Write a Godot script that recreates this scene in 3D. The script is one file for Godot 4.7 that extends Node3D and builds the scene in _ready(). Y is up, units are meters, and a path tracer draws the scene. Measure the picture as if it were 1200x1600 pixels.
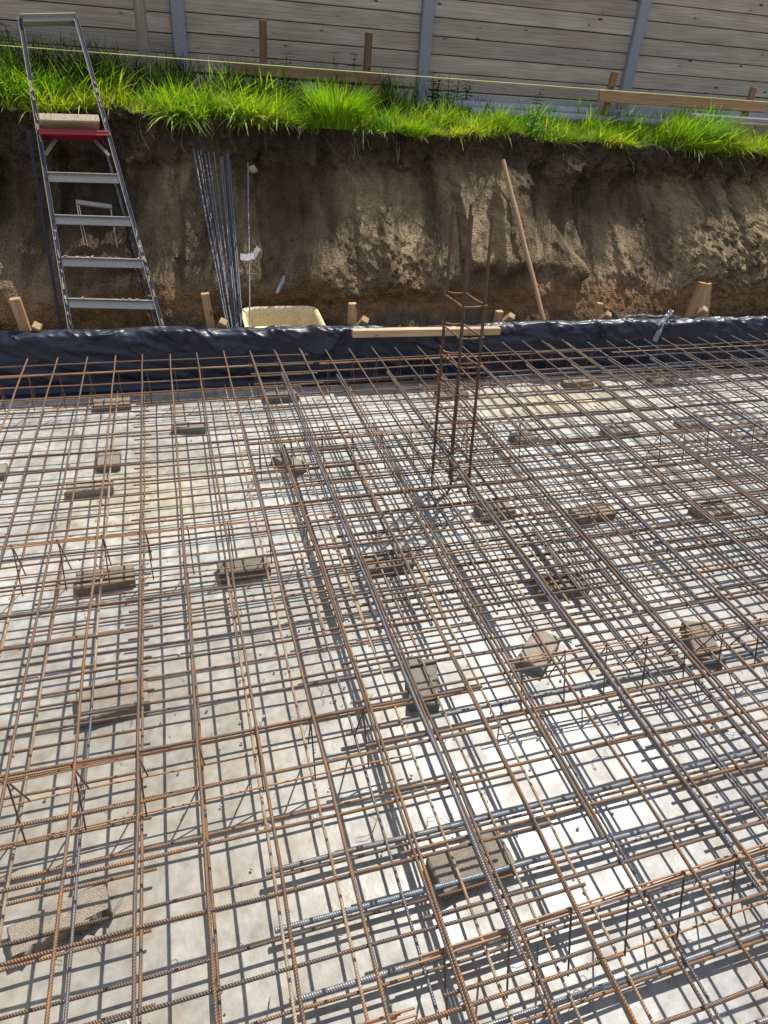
extends Node3D
# A foundation pit: two layers of reinforcement over a concrete blinding, a black film
# edge, an earth bank with grass on top and a timber fence behind it.

const EYE := 1.735      # camera height above the blinding
const TOP := 0.25       # axis height of the upper layer's lengthwise bars
const LOW := 0.045      # axis height of the lower layer's lengthwise bars

var rng := RandomNumberGenerator.new()
var M := {}
var used := {}

class MB:
	var v := PackedVector3Array()
	var n := PackedVector3Array()
	var uv := PackedVector2Array()
	var c := PackedColorArray()
	var ix := PackedInt32Array()
	func tri(a: Vector3, b: Vector3, d: Vector3, ua: Vector2, ub: Vector2, ud: Vector2, nn: Vector3, col: Color) -> void:
		var k := v.size()
		v.append(a); v.append(b); v.append(d)
		n.append(nn); n.append(nn); n.append(nn)
		uv.append(ua); uv.append(ub); uv.append(ud)
		c.append(col); c.append(col); c.append(col)
		if (b - a).cross(d - a).dot(nn) > 0.0:
			ix.append(k); ix.append(k + 2); ix.append(k + 1)
		else:
			ix.append(k); ix.append(k + 1); ix.append(k + 2)
	func quad(p: Array, u: Array, nn: Vector3, col: Color) -> void:
		tri(p[0], p[1], p[2], u[0], u[1], u[2], nn, col)
		tri(p[0], p[2], p[3], u[0], u[2], u[3], nn, col)
	# a round bar along a path; u goes round it, v along it (one texture length = 0.5 m)
	func tube(path: PackedVector3Array, radii, sides: int, cols, v0 := 0.0, caps := true, vlen := 0.5) -> void:
		var along := v0
		var base := v.size()
		var cnt := path.size()
		var ref := Vector3.UP
		var t0: Vector3 = (path[cnt - 1] - path[0]).normalized()
		if absf(t0.dot(ref)) > 0.9:
			ref = Vector3.RIGHT
		for i in cnt:
			var t: Vector3
			if i == 0: t = path[1] - path[0]
			elif i == cnt - 1: t = path[i] - path[i - 1]
			else: t = path[i + 1] - path[i - 1]
			t = t.normalized()
			var side := t.cross(ref)
			if side.length() < 0.05:
				side = t.cross(Vector3(0.3, 0.2, 0.9))
			side = side.normalized()
			var up := side.cross(t).normalized()
			var r: float = radii[i] if radii is Array else radii
			if i > 0: along += path[i].distance_to(path[i - 1]) / vlen
			var col: Color = cols[i] if cols is Array else cols
			for s in sides + 1:
				var a := TAU * s / sides
				var d := side * cos(a) + up * sin(a)
				v.append(path[i] + d * r); n.append(d); uv.append(Vector2(float(s) / sides, along)); c.append(col)
		for i in cnt - 1:
			for s in sides:
				var p := base + i * (sides + 1) + s
				var q := p + sides + 1
				ix.append(p); ix.append(p + 1); ix.append(q)
				ix.append(p + 1); ix.append(q + 1); ix.append(q)
		if caps:
			for e in 2:
				var i: int = 0 if e == 0 else cnt - 1
				var t: Vector3 = (path[0] - path[1]).normalized() if e == 0 else (path[cnt - 1] - path[cnt - 2]).normalized()
				var col: Color = cols[i] if cols is Array else cols
				for s in sides:
					var p := base + i * (sides + 1) + s
					tri(path[i], v[p], v[p + 1], Vector2(0.5, along), uv[p], uv[p + 1], t, col)
	# a box with chamfered edges; the texture's v runs along its longest side
	func box(xf: Transform3D, size: Vector3, bev: float, col: Color, uo := Vector2.ZERO, us := Vector2(2.0, 0.5)) -> void:
		var h := size * 0.5
		bev = minf(bev, minf(h.x, minf(h.y, h.z)) * 0.45)
		var long := 0
		if size.y > size.x and size.y >= size.z: long = 1
		elif size.z > size.x and size.z > size.y: long = 2
		var corner := {}
		for sx in [-1, 1]:
			for sy in [-1, 1]:
				for sz in [-1, 1]:
					var p := Vector3(h.x * sx, h.y * sy, h.z * sz)
					corner[[sx, sy, sz]] = [p - Vector3(0, bev * sy, bev * sz), p - Vector3(bev * sx, 0, bev * sz), p - Vector3(bev * sx, bev * sy, 0)]
		var put := func(ps: Array, nn: Vector3):
			var us_ := []
			var w := []
			for p in ps:
				var a := 0.0
				var b := 0.0
				if long == 0: a = p.y + p.z; b = p.x
				elif long == 1: a = p.x + p.z; b = p.y
				else: a = p.x + p.y; b = p.z
				us_.append(uo + Vector2(a * us.x, b * us.y))
				w.append(xf * p)
			var wn := (xf.basis * nn).normalized()
			for i in range(1, ps.size() - 1):
				tri(w[0], w[i], w[i + 1], us_[0], us_[i], us_[i + 1], wn, col)
		for ax in 3:
			var b1 := (ax + 1) % 3
			var b2 := (ax + 2) % 3
			for s in [-1, 1]:
				var ps := []
				for q in [[-1, -1], [1, -1], [1, 1], [-1, 1]]:
					var k := [0, 0, 0]
					k[ax] = s; k[b1] = q[0]; k[b2] = q[1]
					ps.append(corner[k][ax])
				var nn := Vector3.ZERO
				nn[ax] = s
				put.call(ps, nn)
			for s1 in [-1, 1]:
				for s2 in [-1, 1]:
					var k0 := [0, 0, 0]
					var k1 := [0, 0, 0]
					k0[ax] = -1; k0[b1] = s1; k0[b2] = s2
					k1[ax] = 1; k1[b1] = s1; k1[b2] = s2
					var nn := Vector3.ZERO
					nn[b1] = s1; nn[b2] = s2
					put.call([corner[k0][b1], corner[k1][b1], corner[k1][b2], corner[k0][b2]], nn)
		for k in corner:
			put.call([corner[k][0], corner[k][1], corner[k][2]], Vector3(k[0], k[1], k[2]))
	# a grid of points, smooth
	func grid(rows: int, cols: int, pts: PackedVector3Array, uvs: PackedVector2Array, colors: PackedColorArray, flip := false) -> void:
		var b := v.size()
		var nr := PackedVector3Array()
		nr.resize(pts.size())
		for r in rows:
			for q in cols:
				var i := r * cols + q
				var dx := pts[r * cols + mini(q + 1, cols - 1)] - pts[r * cols + maxi(q - 1, 0)]
				var dy := pts[mini(r + 1, rows - 1) * cols + q] - pts[maxi(r - 1, 0) * cols + q]
				var nn := dx.cross(dy).normalized()
				nr[i] = -nn if flip else nn
		v.append_array(pts); n.append_array(nr); uv.append_array(uvs); c.append_array(colors)
		for r in rows - 1:
			for q in cols - 1:
				var p := b + r * cols + q
				var w := p + cols
				if flip:
					ix.append(p); ix.append(p + 1); ix.append(w)
					ix.append(p + 1); ix.append(w + 1); ix.append(w)
				else:
					ix.append(p); ix.append(w); ix.append(p + 1)
					ix.append(p + 1); ix.append(w); ix.append(w + 1)
	func mesh(origin := Vector3.ZERO) -> ArrayMesh:
		var a := []
		a.resize(Mesh.ARRAY_MAX)
		if origin != Vector3.ZERO:
			for i in v.size(): v[i] -= origin
		a[Mesh.ARRAY_VERTEX] = v; a[Mesh.ARRAY_NORMAL] = n; a[Mesh.ARRAY_TEX_UV] = uv
		a[Mesh.ARRAY_COLOR] = c; a[Mesh.ARRAY_INDEX] = ix
		var m := ArrayMesh.new()
		m.add_surface_from_arrays(Mesh.PRIMITIVE_TRIANGLES, a)
		return m

# ---------------------------------------------------------------- naming helpers
func numbered(s: String) -> String:
	var k: int = used.get(s, 0)
	used[s] = k + 1
	return s if k == 0 else "%s_%03d" % [s, k]

func tag(o: Node, label: String, category: String, group := "", kind := "") -> void:
	if label: o.set_meta("label", label)
	if category: o.set_meta("category", category)
	if group: o.set_meta("group", group)
	if kind: o.set_meta("kind", kind)

func thing(called: String, label: String, category: String, at := Vector3.ZERO, group := "") -> Node3D:
	var o := Node3D.new()
	o.name = numbered(called)
	add_child(o, true)
	o.position = at
	tag(o, label, category, group)
	return o

# parents never turn, so a part's world shape only has its parents' origins taken off
func obj(called: String, mb: MB, mat: Material, parent: Node3D, origin := Vector3.ZERO) -> MeshInstance3D:
	var o := MeshInstance3D.new()
	if parent == self:
		o.name = numbered(called)
		o.mesh = mb.mesh(origin)
		o.position = origin
	else:
		o.name = called
		var off := Vector3.ZERO
		var p: Node = parent
		while p != self:
			off += (p as Node3D).position
			p = p.get_parent()
		o.mesh = mb.mesh(off)
	o.material_override = mat
	parent.add_child(o, true)
	return o

func struct(called: String, mb: MB, mat: Material) -> MeshInstance3D:
	var o := obj(called, mb, mat, self)
	o.set_meta("kind", "structure")
	return o

func rf(a: float, b: float) -> float: return rng.randf_range(a, b)

func fnl(seed_: int, freq: float, oct := 4, type := FastNoiseLite.TYPE_SIMPLEX_SMOOTH) -> FastNoiseLite:
	var f := FastNoiseLite.new()
	f.seed = seed_; f.frequency = freq; f.noise_type = type
	f.fractal_type = FastNoiseLite.FRACTAL_FBM; f.fractal_octaves = oct
	return f

func tex(img: Image) -> ImageTexture:
	img.generate_mipmaps()
	return ImageTexture.create_from_image(img)

func lin(r: float, g: float, b: float) -> Color: return Color(r, g, b)

# a strip that runs from A to B with the texture along it
func bar_box(mb: MB, a: Vector3, b: Vector3, w: float, t: float, bev: float, col: Color, upish := Vector3.UP) -> void:
	var y := (b - a).normalized()
	var z := upish - y * upish.dot(y)
	z = z.normalized()
	var x := y.cross(z)
	mb.box(Transform3D(Basis(x, y, z), (a + b) * 0.5), Vector3(w, a.distance_to(b), t), bev, col, Vector2(rf(0, 1), rf(0, 1)))

func line(a: Vector3, b: Vector3, step: float, wob: float) -> PackedVector3Array:
	var p := PackedVector3Array()
	var k := maxi(2, int(a.distance_to(b) / step) + 1)
	for i in k:
		var f := float(i) / (k - 1)
		p.append(a.lerp(b, f) + Vector3(rf(-wob, wob), rf(-wob, wob), rf(-wob, wob)))
	return p

# ---------------------------------------------------------------- materials
func wood_image(seed_: int, base: Color, dark: Color, knots: int, contrast: float) -> Image:
	# half a metre across, two metres along
	var w := 512
	var h := 1024
	var g1 := fnl(seed_, 0.012, 3)
	var g2 := fnl(seed_ + 1, 0.09, 3)
	var g3 := fnl(seed_ + 2, 0.004, 3)
	var r := RandomNumberGenerator.new()
	r.seed = seed_
	var kn := []
	for i in knots: kn.append([r.randf() * w, r.randf() * h, r.randf_range(3, 9), r.randf_range(0.3, 1.0)])
	var img := Image.create_empty(w, h, false, Image.FORMAT_RGB8)
	var rowk := []
	for y in h:
		rowk.clear()
		for k in kn:
			if absf(k[1] - y) < k[2] * 5.0: rowk.append(k)
		for x in w:
			var bend := 0.0
			var spot := 0.0
			for k in rowk:
				var dx: float = (x - k[0]) / k[2]
				var dy: float = (y - k[1]) / (k[2] * 1.3)
				var q := dx * dx + dy * dy
				if q < 16.0:
					bend += signf(dx) * 12.0 * exp(-q * 0.3)
					spot = maxf(spot, k[3] * exp(-q * q * 0.8))
			var xx := x + bend
			var ring := sin(xx * 0.22 + 9.0 * g1.get_noise_2d(xx * 0.8, minf(y, h - y) * 0.09))
			var f := 0.5 + contrast * (0.18 * ring + 0.55 * g2.get_noise_2d(xx * 2.0, minf(y, h - y) * 0.06) + 0.5 * g3.get_noise_2d(x, minf(y, h - y) * 0.5))
			f = clampf(f, 0, 1)
			var cc := dark.lerp(base, f)
			cc = cc.lerp(Color(0.07, 0.05, 0.04), spot * 0.85)
			img.set_pixel(x, y, cc)
	return img

func noise_image(f: FastNoiseLite, w: int, h: int, lo: Color, hi: Color, power := 1.0) -> Image:
	var src := f.get_seamless_image(w, h)
	var img := Image.create_empty(w, h, false, Image.FORMAT_RGB8)
	var d := src.get_data()
	var st := int(d.size() / float(w * h))
	var out := PackedByteArray()
	out.resize(w * h * 3)
	for i in w * h:
		var t := pow(d[i * st] / 255.0, power)
		var cc := lo.lerp(hi, t)
		out[i * 3] = int(clampf(cc.r, 0, 1) * 255); out[i * 3 + 1] = int(clampf(cc.g, 0, 1) * 255); out[i * 3 + 2] = int(clampf(cc.b, 0, 1) * 255)
	img.set_data(w, h, false, Image.FORMAT_RGB8, out)
	return img

func steel_images(seed_: int, a: Color, b: Color, d: Color, bias: float) -> Image:
	# 64 round the bar, 512 along half a metre; patches of rust and mill scale
	var w := 64
	var h := 512
	var n1 := fnl(seed_, 0.018, 3)
	var n2 := fnl(seed_ + 5, 0.12, 3)
	var img := Image.create_empty(w, h, false, Image.FORMAT_RGB8)
	for y in h:
		for x in w:
			var t := clampf(bias + 1.5 * n1.get_noise_2d(x * 0.8, minf(y, h - y)) + 0.5 * n2.get_noise_2d(x, minf(y, h - y)), 0, 1)
			var rib := 0.5 + 0.5 * sin(TAU * (y / 6.0 + (x / 64.0) * 2.0))
			var cc := a.lerp(b, t).lerp(d, clampf(0.5 + 1.3 * n2.get_noise_2d(x * 2 + 90, minf(y, h - y)), 0, 1) * 0.5)
			cc = cc * ((0.72 + 0.38 * rib) if seed_ != 14 else (0.88 + 0.16 * rib))
			img.set_pixel(x, y, cc)
	return img

func rib_normal() -> Image:
	var w := 64
	var h := 512
	var img := Image.create_empty(w, h, false, Image.FORMAT_RGB8)
	for y in h:
		for x in w:
			var r := 0.5 + 0.5 * sin(TAU * (y / 6.0 + (x / 64.0) * 2.0))
			r = smoothstep(0.35, 0.8, r)
			var long := maxf(0.0, 1.0 - minf(absf(x - 16.0), absf(x - 48.0)) / 4.0)
			var q := maxf(r, long)
			img.set_pixel(x, y, Color(q, q, q))
	img.bump_map_to_normal_map(3.0)
	return img

func std(rough := 0.8, spec := 0.5) -> StandardMaterial3D:
	var m := StandardMaterial3D.new()
	m.roughness = rough
	m.metallic_specular = spec
	m.vertex_color_use_as_albedo = true
	return m

func make_materials() -> void:
	var ribs := tex(rib_normal())
	var specs := {
		"rust": [11, Color(0.47, 0.40, 0.36), Color(0.64, 0.45, 0.26), Color(0.45, 0.31, 0.20), 0.48, 0.50],
		"rust_dark": [12, Color(0.42, 0.37, 0.36), Color(0.56, 0.40, 0.25), Color(0.40, 0.29, 0.20), 0.45, 0.45],
		"scale": [13, Color(0.49, 0.485, 0.515), Color(0.50, 0.42, 0.36), Color(0.39, 0.38, 0.405), 0.12, 0.30],
		"dusty": [15, Color(0.74, 0.67, 0.57), Color(0.66, 0.50, 0.36), Color(0.60, 0.50, 0.40), 0.35, 0.7],
		"grey": [14, Color(0.57, 0.58, 0.60), Color(0.50, 0.46, 0.43), Color(0.42, 0.42, 0.44), 0.08, 0.36]}
	for k in specs:
		var s = specs[k]
		var m := std(s[5], 0.55)
		m.albedo_texture = tex(steel_images(s[0], s[1], s[2], s[3], s[4]))
		m.normal_enabled = true
		m.normal_texture = ribs
		m.normal_scale = 0.55 if k == "grey" else 0.9
		m.metallic = 0.0 if k.begins_with("rust") or k == "dusty" else 0.25
		M[k] = m
	# thin smooth wire
	var wr := std(0.5)
	M["wire"] = wr
	# blinding
	var sl := std(0.42, 0.5)
	sl.albedo_texture = tex(noise_image(fnl(21, 0.02, 6), 1024, 1024, Color(0.74, 0.72, 0.69), Color(1.0, 1.0, 1.0), 0.7))
	sl.roughness_texture = tex(noise_image(fnl(22, 0.012, 5), 512, 512, Color(0.55, 0.55, 0.55), Color(1, 1, 1)))
	sl.roughness_texture_channel = BaseMaterial3D.TEXTURE_CHANNEL_GREEN
	sl.roughness = 0.58
	sl.heightmap_enabled = true
	sl.heightmap_texture = tex(noise_image(fnl(23, 0.05, 5), 1024, 1024, Color(0, 0, 0), Color(1, 1, 1)))
	sl.heightmap_scale = 0.04
	M["slab"] = sl
	# soil
	var so := std(0.92, 0.3)
	so.uv1_triplanar = true
	so.uv1_world_triplanar = true
	so.uv1_scale = Vector3(1.6, 1.6, 1.6)
	so.albedo_texture = tex(noise_image(fnl(31, 0.03, 6), 1024, 1024, Color(0.55, 0.52, 0.48), Color(1, 1, 1), 0.7))
	so.heightmap_enabled = true
	so.heightmap_texture = tex(noise_image(fnl(32, 0.045, 6), 1024, 1024, Color(0, 0, 0), Color(1, 1, 1)))
	so.heightmap_scale = 2.6
	M["soil"] = so
	# timber
	var wf := std(0.8, 0.35)
	wf.albedo_texture = tex(wood_image(41, Color(0.71, 0.665, 0.61), Color(0.53, 0.485, 0.44), 9, 0.9))
	M["fence"] = wf
	var wn := std(0.7, 0.35)
	wn.albedo_texture = tex(wood_image(42, Color(0.80, 0.70, 0.575), Color(0.62, 0.52, 0.41), 16, 0.9))
	M["pine"] = wn
	# concrete posts, plank
	var cp := std(0.85, 0.35)
	cp.uv1_triplanar = true
	cp.uv1_scale = Vector3(3, 3, 3)
	cp.albedo_texture = tex(noise_image(fnl(51, 0.06, 5), 512, 512, Color(0.62, 0.63, 0.64), Color(1, 1, 1), 0.8))
	M["concrete"] = cp
	# paving blocks
	var bk := std(0.92, 0.3)
	bk.uv1_triplanar = true
	bk.uv1_scale = Vector3(5, 5, 5)
	bk.albedo_texture = tex(noise_image(fnl(55, 0.09, 5), 512, 512, Color(0.5, 0.48, 0.45), Color(1, 1, 1), 0.6))
	bk.heightmap_enabled = true
	bk.heightmap_texture = tex(noise_image(fnl(56, 0.12, 4), 512, 512, Color(0, 0, 0), Color(1, 1, 1)))
	bk.heightmap_scale = 0.12
	M["block"] = bk
	# black film
	var fo := std(0.3, 0.5)
	fo.roughness = 0.42
	M["film"] = fo
	# aluminium
	var al := std(0.5, 0.5)
	al.metallic = 0.55
	al.uv1_triplanar = true
	al.uv1_scale = Vector3(4, 4, 4)
	al.albedo_texture = tex(noise_image(fnl(61, 0.05, 5), 512, 512, Color(0.5, 0.48, 0.45), Color(1, 1, 1), 0.5))
	M["alu"] = al
	var pl := std(0.45, 0.5)
	pl.uv1_triplanar = true
	pl.uv1_scale = Vector3(3, 3, 3)
	pl.albedo_texture = tex(noise_image(fnl(62, 0.03, 5), 512, 512, Color(0.66, 0.56, 0.40), Color(1, 1, 1), 0.45))
	M["plastic"] = pl
	M["plain"] = std(0.6)
	M["pvc"] = std(0.35, 0.5)
	var cl := std(0.2, 0.5)
	cl.transparency = BaseMaterial3D.TRANSPARENCY_ALPHA
	cl.albedo_color = Color(0.8, 0.84, 0.88, 0.4)
	M["clear"] = cl
	var gr := std(0.5, 0.35)
	gr.backlight_enabled = true
	gr.backlight = Color(1.0, 1.0, 0.5)
	gr.cull_mode = BaseMaterial3D.CULL_DISABLED
	M["grass"] = gr
	var pa := std(0.7)
	pa.backlight_enabled = true
	pa.backlight = Color(0.8, 0.8, 0.8)
	pa.cull_mode = BaseMaterial3D.CULL_DISABLED
	M["paper"] = pa
	var st := std(0.6)
	M["string"] = st

# ---------------------------------------------------------------- ground
var bn1: FastNoiseLite
var bn2: FastNoiseLite
var bn3: FastNoiseLite
var bn4: FastNoiseLite
var bn5: FastNoiseLite
var bn6: FastNoiseLite
var bn7: FastNoiseLite

const PROFILE := [[0.0, -4.36], [0.10, -4.41], [0.36, -4.57], [0.46, -4.63], [0.60, -4.76], [1.05, -5.22], [1.17, -5.29], [1.27, -5.33], [1.37, -5.32]]

# flat scrapes of the bucket: where each starts, how far it turns from (+) or to (-) the sun, its top
const FACETS := [[-1.5, 0.5, 1.1], [-1.02, -0.35, 0.75], [-0.66, 0.55, 1.12], [-0.22, -0.4, 1.15], [0.10, -0.25, 0.8], [0.34, 0.2, 1.0], [0.62, 0.5, 1.16], [1.02, -0.5, 1.0], [1.30, 0.3, 1.12], [1.46, -0.5, 1.1], [1.72, 0.45, 1.1], [2.05, -0.3, 1.16], [2.34, -0.45, 1.0], [2.70, 0.6, 1.15], [3.10, 0.15, 0.9], [3.45, -0.4, 0.8], [3.85, 0.3, 1.1], [4.15, -0.3, 0.95], [4.6, 0.2, 1.0], [4.9, -0.35, 1.1], [5.5, 0.0, 1.0]]

func profile(y: float) -> float:
	for i in PROFILE.size() - 1:
		if y <= PROFILE[i + 1][0]:
			var f: float = (y - PROFILE[i][0]) / (PROFILE[i + 1][0] - PROFILE[i][0])
			return lerpf(PROFILE[i][1], PROFILE[i + 1][1], f)
	return PROFILE[-1][1]

func bump(x: float, y: float, cx: float, cy: float, sx: float, sy: float) -> float:
	var a := (x - cx) / sx
	var b := (y - cy) / sy
	return exp(-a * a - b * b)

func edge_y(x: float) -> float:
	return 1.355 - 0.012 * x + 0.040 * bn1.get_noise_2d(x * 1.6, 40.0) + 0.030 * bn2.get_noise_2d(x * 0.8, 41.0)

func bank_z(x: float, y: float) -> float:
	var z := profile(y)
	var d := 0.0
	# blocks left by the digger's bucket: each one ends in a face that turns from the sun
	var mid := smoothstep(0.42, 0.55, y) * (1.0 - smoothstep(1.08, 1.22, y))
	var e1 := 2.06 + 0.05 * bn1.get_noise_2d(y * 2.0, 3.0)
	d += 0.19 * smoothstep(e1 - 0.012, e1 + 0.012, x) * (1.0 - smoothstep(2.6, 2.85, x)) * smoothstep(0.46, 0.60, y) * (1.0 - smoothstep(1.02, 1.14, y)) * (1.0 - 0.45 * smoothstep(2.1, 2.5, x))
	var e2 := 2.68 + 0.55 * (1.15 - y) + 0.06 * bn1.get_noise_2d(y * 3.0, 13.0)
	d += 0.09 * mid * (1.0 - smoothstep(e2 - 0.02, e2 + 0.05, x)) * smoothstep(2.1, 2.5, x)
	# the shaded hollow right of it, below a brow
	d -= 0.17 * bump(x, y, 3.35, 0.84, 0.50, 0.22)
	d += 0.09 * bump(x, y, 3.25, 1.16, 0.6, 0.10)
	d -= 0.07 * bump(x, y, 3.5, 0.5, 0.6, 0.18)
	# slumped clods at the right
	d += 0.17 * bump(x, y, 4.45, 0.60, 0.60, 0.27) + 0.10 * bump(x, y, 5.1, 0.85, 0.5, 0.25)
	d -= 0.10 * bump(x, y, 4.3, 1.05, 0.8, 0.10)
	# centre-left: smooth shaded scoop, lit shoulder right of it
	d -= 0.16 * bump(x, y, 0.86, 0.86, 0.28, 0.30)
	d += 0.08 * bump(x, y, 0.82, 1.14, 0.36, 0.10)
	d += 0.07 * bump(x, y, 1.40, 0.58, 0.40, 0.22)
	d -= 0.06 * bump(x, y, 1.78, 0.95, 0.16, 0.2)
	d -= 0.22 * bump(x, y, 0.68, 0.10, 0.42, 0.22)
	d += 0.06 * bump(x, y, 0.22, 0.60, 0.16, 0.30)
	# left: dark hollow behind the ladder, lit foot
	d -= 0.16 * bump(x, y, -0.42, 0.84, 0.34, 0.22)
	d += 0.09 * bump(x, y, -0.5, 1.15, 0.7, 0.10)
	d += 0.08 * bump(x, y, -0.98, 0.36, 0.5, 0.16)
	d -= 0.10 * bump(x, y, -1.05, 0.88, 0.3, 0.16)
	# recessed sandy layer near the foot
	d -= 0.07 * bump(x, y, 1.7, 0.28, 0.9, 0.10)
	# turf hangs over
	d += 0.06 * smoothstep(1.2, 1.36, y) * (0.7 + 0.9 * bn1.get_noise_2d(x * 3.0, 77.0))
	# rough relief
	var calm := 1.0 - 0.6 * bump(x, y, 0.86, 0.8, 0.4, 0.4)
	d += 0.035 * bn1.get_noise_2d(x * 1.6, y * 1.6)
	var rough := 0.30 + 1.0 * bump(x, y, 4.6, 0.75, 0.9, 0.45) + 0.8 * bump(x, y, 1.4, 0.6, 0.5, 0.3) + 0.8 * smoothstep(0.95, 1.15, y)
	rough *= calm
	d += 0.062 * rough * absf(bn2.get_noise_2d(x, y))
	d += 0.024 * rough * bn3.get_noise_2d(x, y)
	var xl := x - 0.12 * (y - 0.8) + 0.035 * bn1.get_noise_2d(x * 0.7, y * 3.0)
	for i in FACETS.size() - 1:
		var f0: float = FACETS[i][0]
		var f1: float = FACETS[i + 1][0]
		if xl > f0 - 0.03 and xl < f1 + 0.03:
			var inside := smoothstep(f0 - 0.012, f0 + 0.012, xl) * (1.0 - smoothstep(f1 - 0.012, f1 + 0.012, xl))
			var top_: float = FACETS[i][2]
			d += inside * FACETS[i][1] * (xl - 0.5 * (f0 + f1)) * smoothstep(0.36, 0.50, y) * (1.0 - smoothstep(top_ - 0.05, top_ + 0.06, y))
	var clod := bump(x, y, 4.55, 0.68, 0.75, 0.30) + 0.5 * bump(x, y, 5.2, 0.9, 0.6, 0.3) + 0.35 * bump(x, y, 1.3, 0.5, 0.35, 0.15) + 0.25 * smoothstep(1.05, 1.2, y)
	d += 0.10 * clod * (bn6.get_noise_2d(x, y) + 0.5)
	# scratches of the bucket teeth, leaning
	var s := x - 0.28 * y
	d += 0.030 * mid * calm * bn4.get_noise_2d(s, y * 0.12)
	d += 0.014 * mid * calm * bn7.get_noise_2d(s, y * 0.15)
	# washed scales in the lower right
	var sc := bump(x, y, 3.45, 0.42, 0.75, 0.22)
	d += 0.030 * sc * absf(bn5.get_noise_2d(x - y * 0.2, y * 0.4))
	return z + d

func bank_color(x: float, y: float) -> Color:
	var k := bn1.get_noise_2d(x * 1.3 + 50.0, y * 1.3)
	var k2 := bn3.get_noise_2d(x * 0.6 + 9.0, y * 0.6)
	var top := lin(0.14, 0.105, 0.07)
	var olive := lin(0.325, 0.25, 0.148)
	var brown := lin(0.30, 0.215, 0.13)
	var sand := lin(0.30, 0.175, 0.085)
	var grey := lin(0.165, 0.13, 0.09)
	var yy := y + 0.09 * k
	var c := grey.lerp(sand, smoothstep(0.16, 0.26, yy + 0.03 * k2))
	c = c.lerp(brown, smoothstep(0.34, 0.44, yy))
	# the olive clay starts higher on the left
	var o0 := 0.66 if x < 0.3 else 0.52
	c = c.lerp(olive, smoothstep(o0, o0 + 0.1, yy) * (0.45 if x < 0.3 else 0.9))
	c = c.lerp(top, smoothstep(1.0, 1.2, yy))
	# sunlight painted paler on shoulders, shade painted darker in scoops; runs are wet streaks
	var sun_paint := bump(x, y, 1.45, 0.66, 0.5, 0.3) + bump(x, y, 2.35, 0.85, 0.35, 0.3) + bump(x, y, 4.6, 0.7, 0.8, 0.35) + 0.8 * bump(x, y, 0.1, 0.95, 0.35, 0.2) + 0.7 * bump(x, y, -0.95, 0.42, 0.4, 0.2) + 0.7 * bump(x, y, 0.2, 0.5, 0.3, 0.2) + 0.7 * bump(x, y, 3.2, 0.5, 0.7, 0.25)
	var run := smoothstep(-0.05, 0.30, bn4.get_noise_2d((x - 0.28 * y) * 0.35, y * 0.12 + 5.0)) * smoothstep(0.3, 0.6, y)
	var shade_paint := bump(x, y, 0.85, 0.9, 0.32, 0.38) + bump(x, y, -1.0, 0.9, 0.35, 0.25) + bump(x, y, -0.4, 0.85, 0.3, 0.3) + bump(x, y, 3.2, 0.95, 0.55, 0.2) + 0.8 * bump(x, y, 1.93, 0.85, 0.07, 0.3)
	c = c * (1.0 + 0.55 * minf(sun_paint, 1.0) * (1.0 - 0.5 * run)) * (1.0 - 0.66 * minf(shade_paint, 1.0)) * (1.0 - 0.38 * run)
	return c * 1.0 * (1.0 + 0.35 * k2)

func axis_steps(a: float, b: float, c: float, d: float, coarse: float, fine: float) -> PackedFloat32Array:
	var xs := PackedFloat32Array()
	var x := a
	while x < b: xs.append(x); x += coarse
	x = b
	while x < c: xs.append(x); x += fine
	x = c
	while x <= d + 0.001: xs.append(x); x += coarse
	return xs

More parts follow.
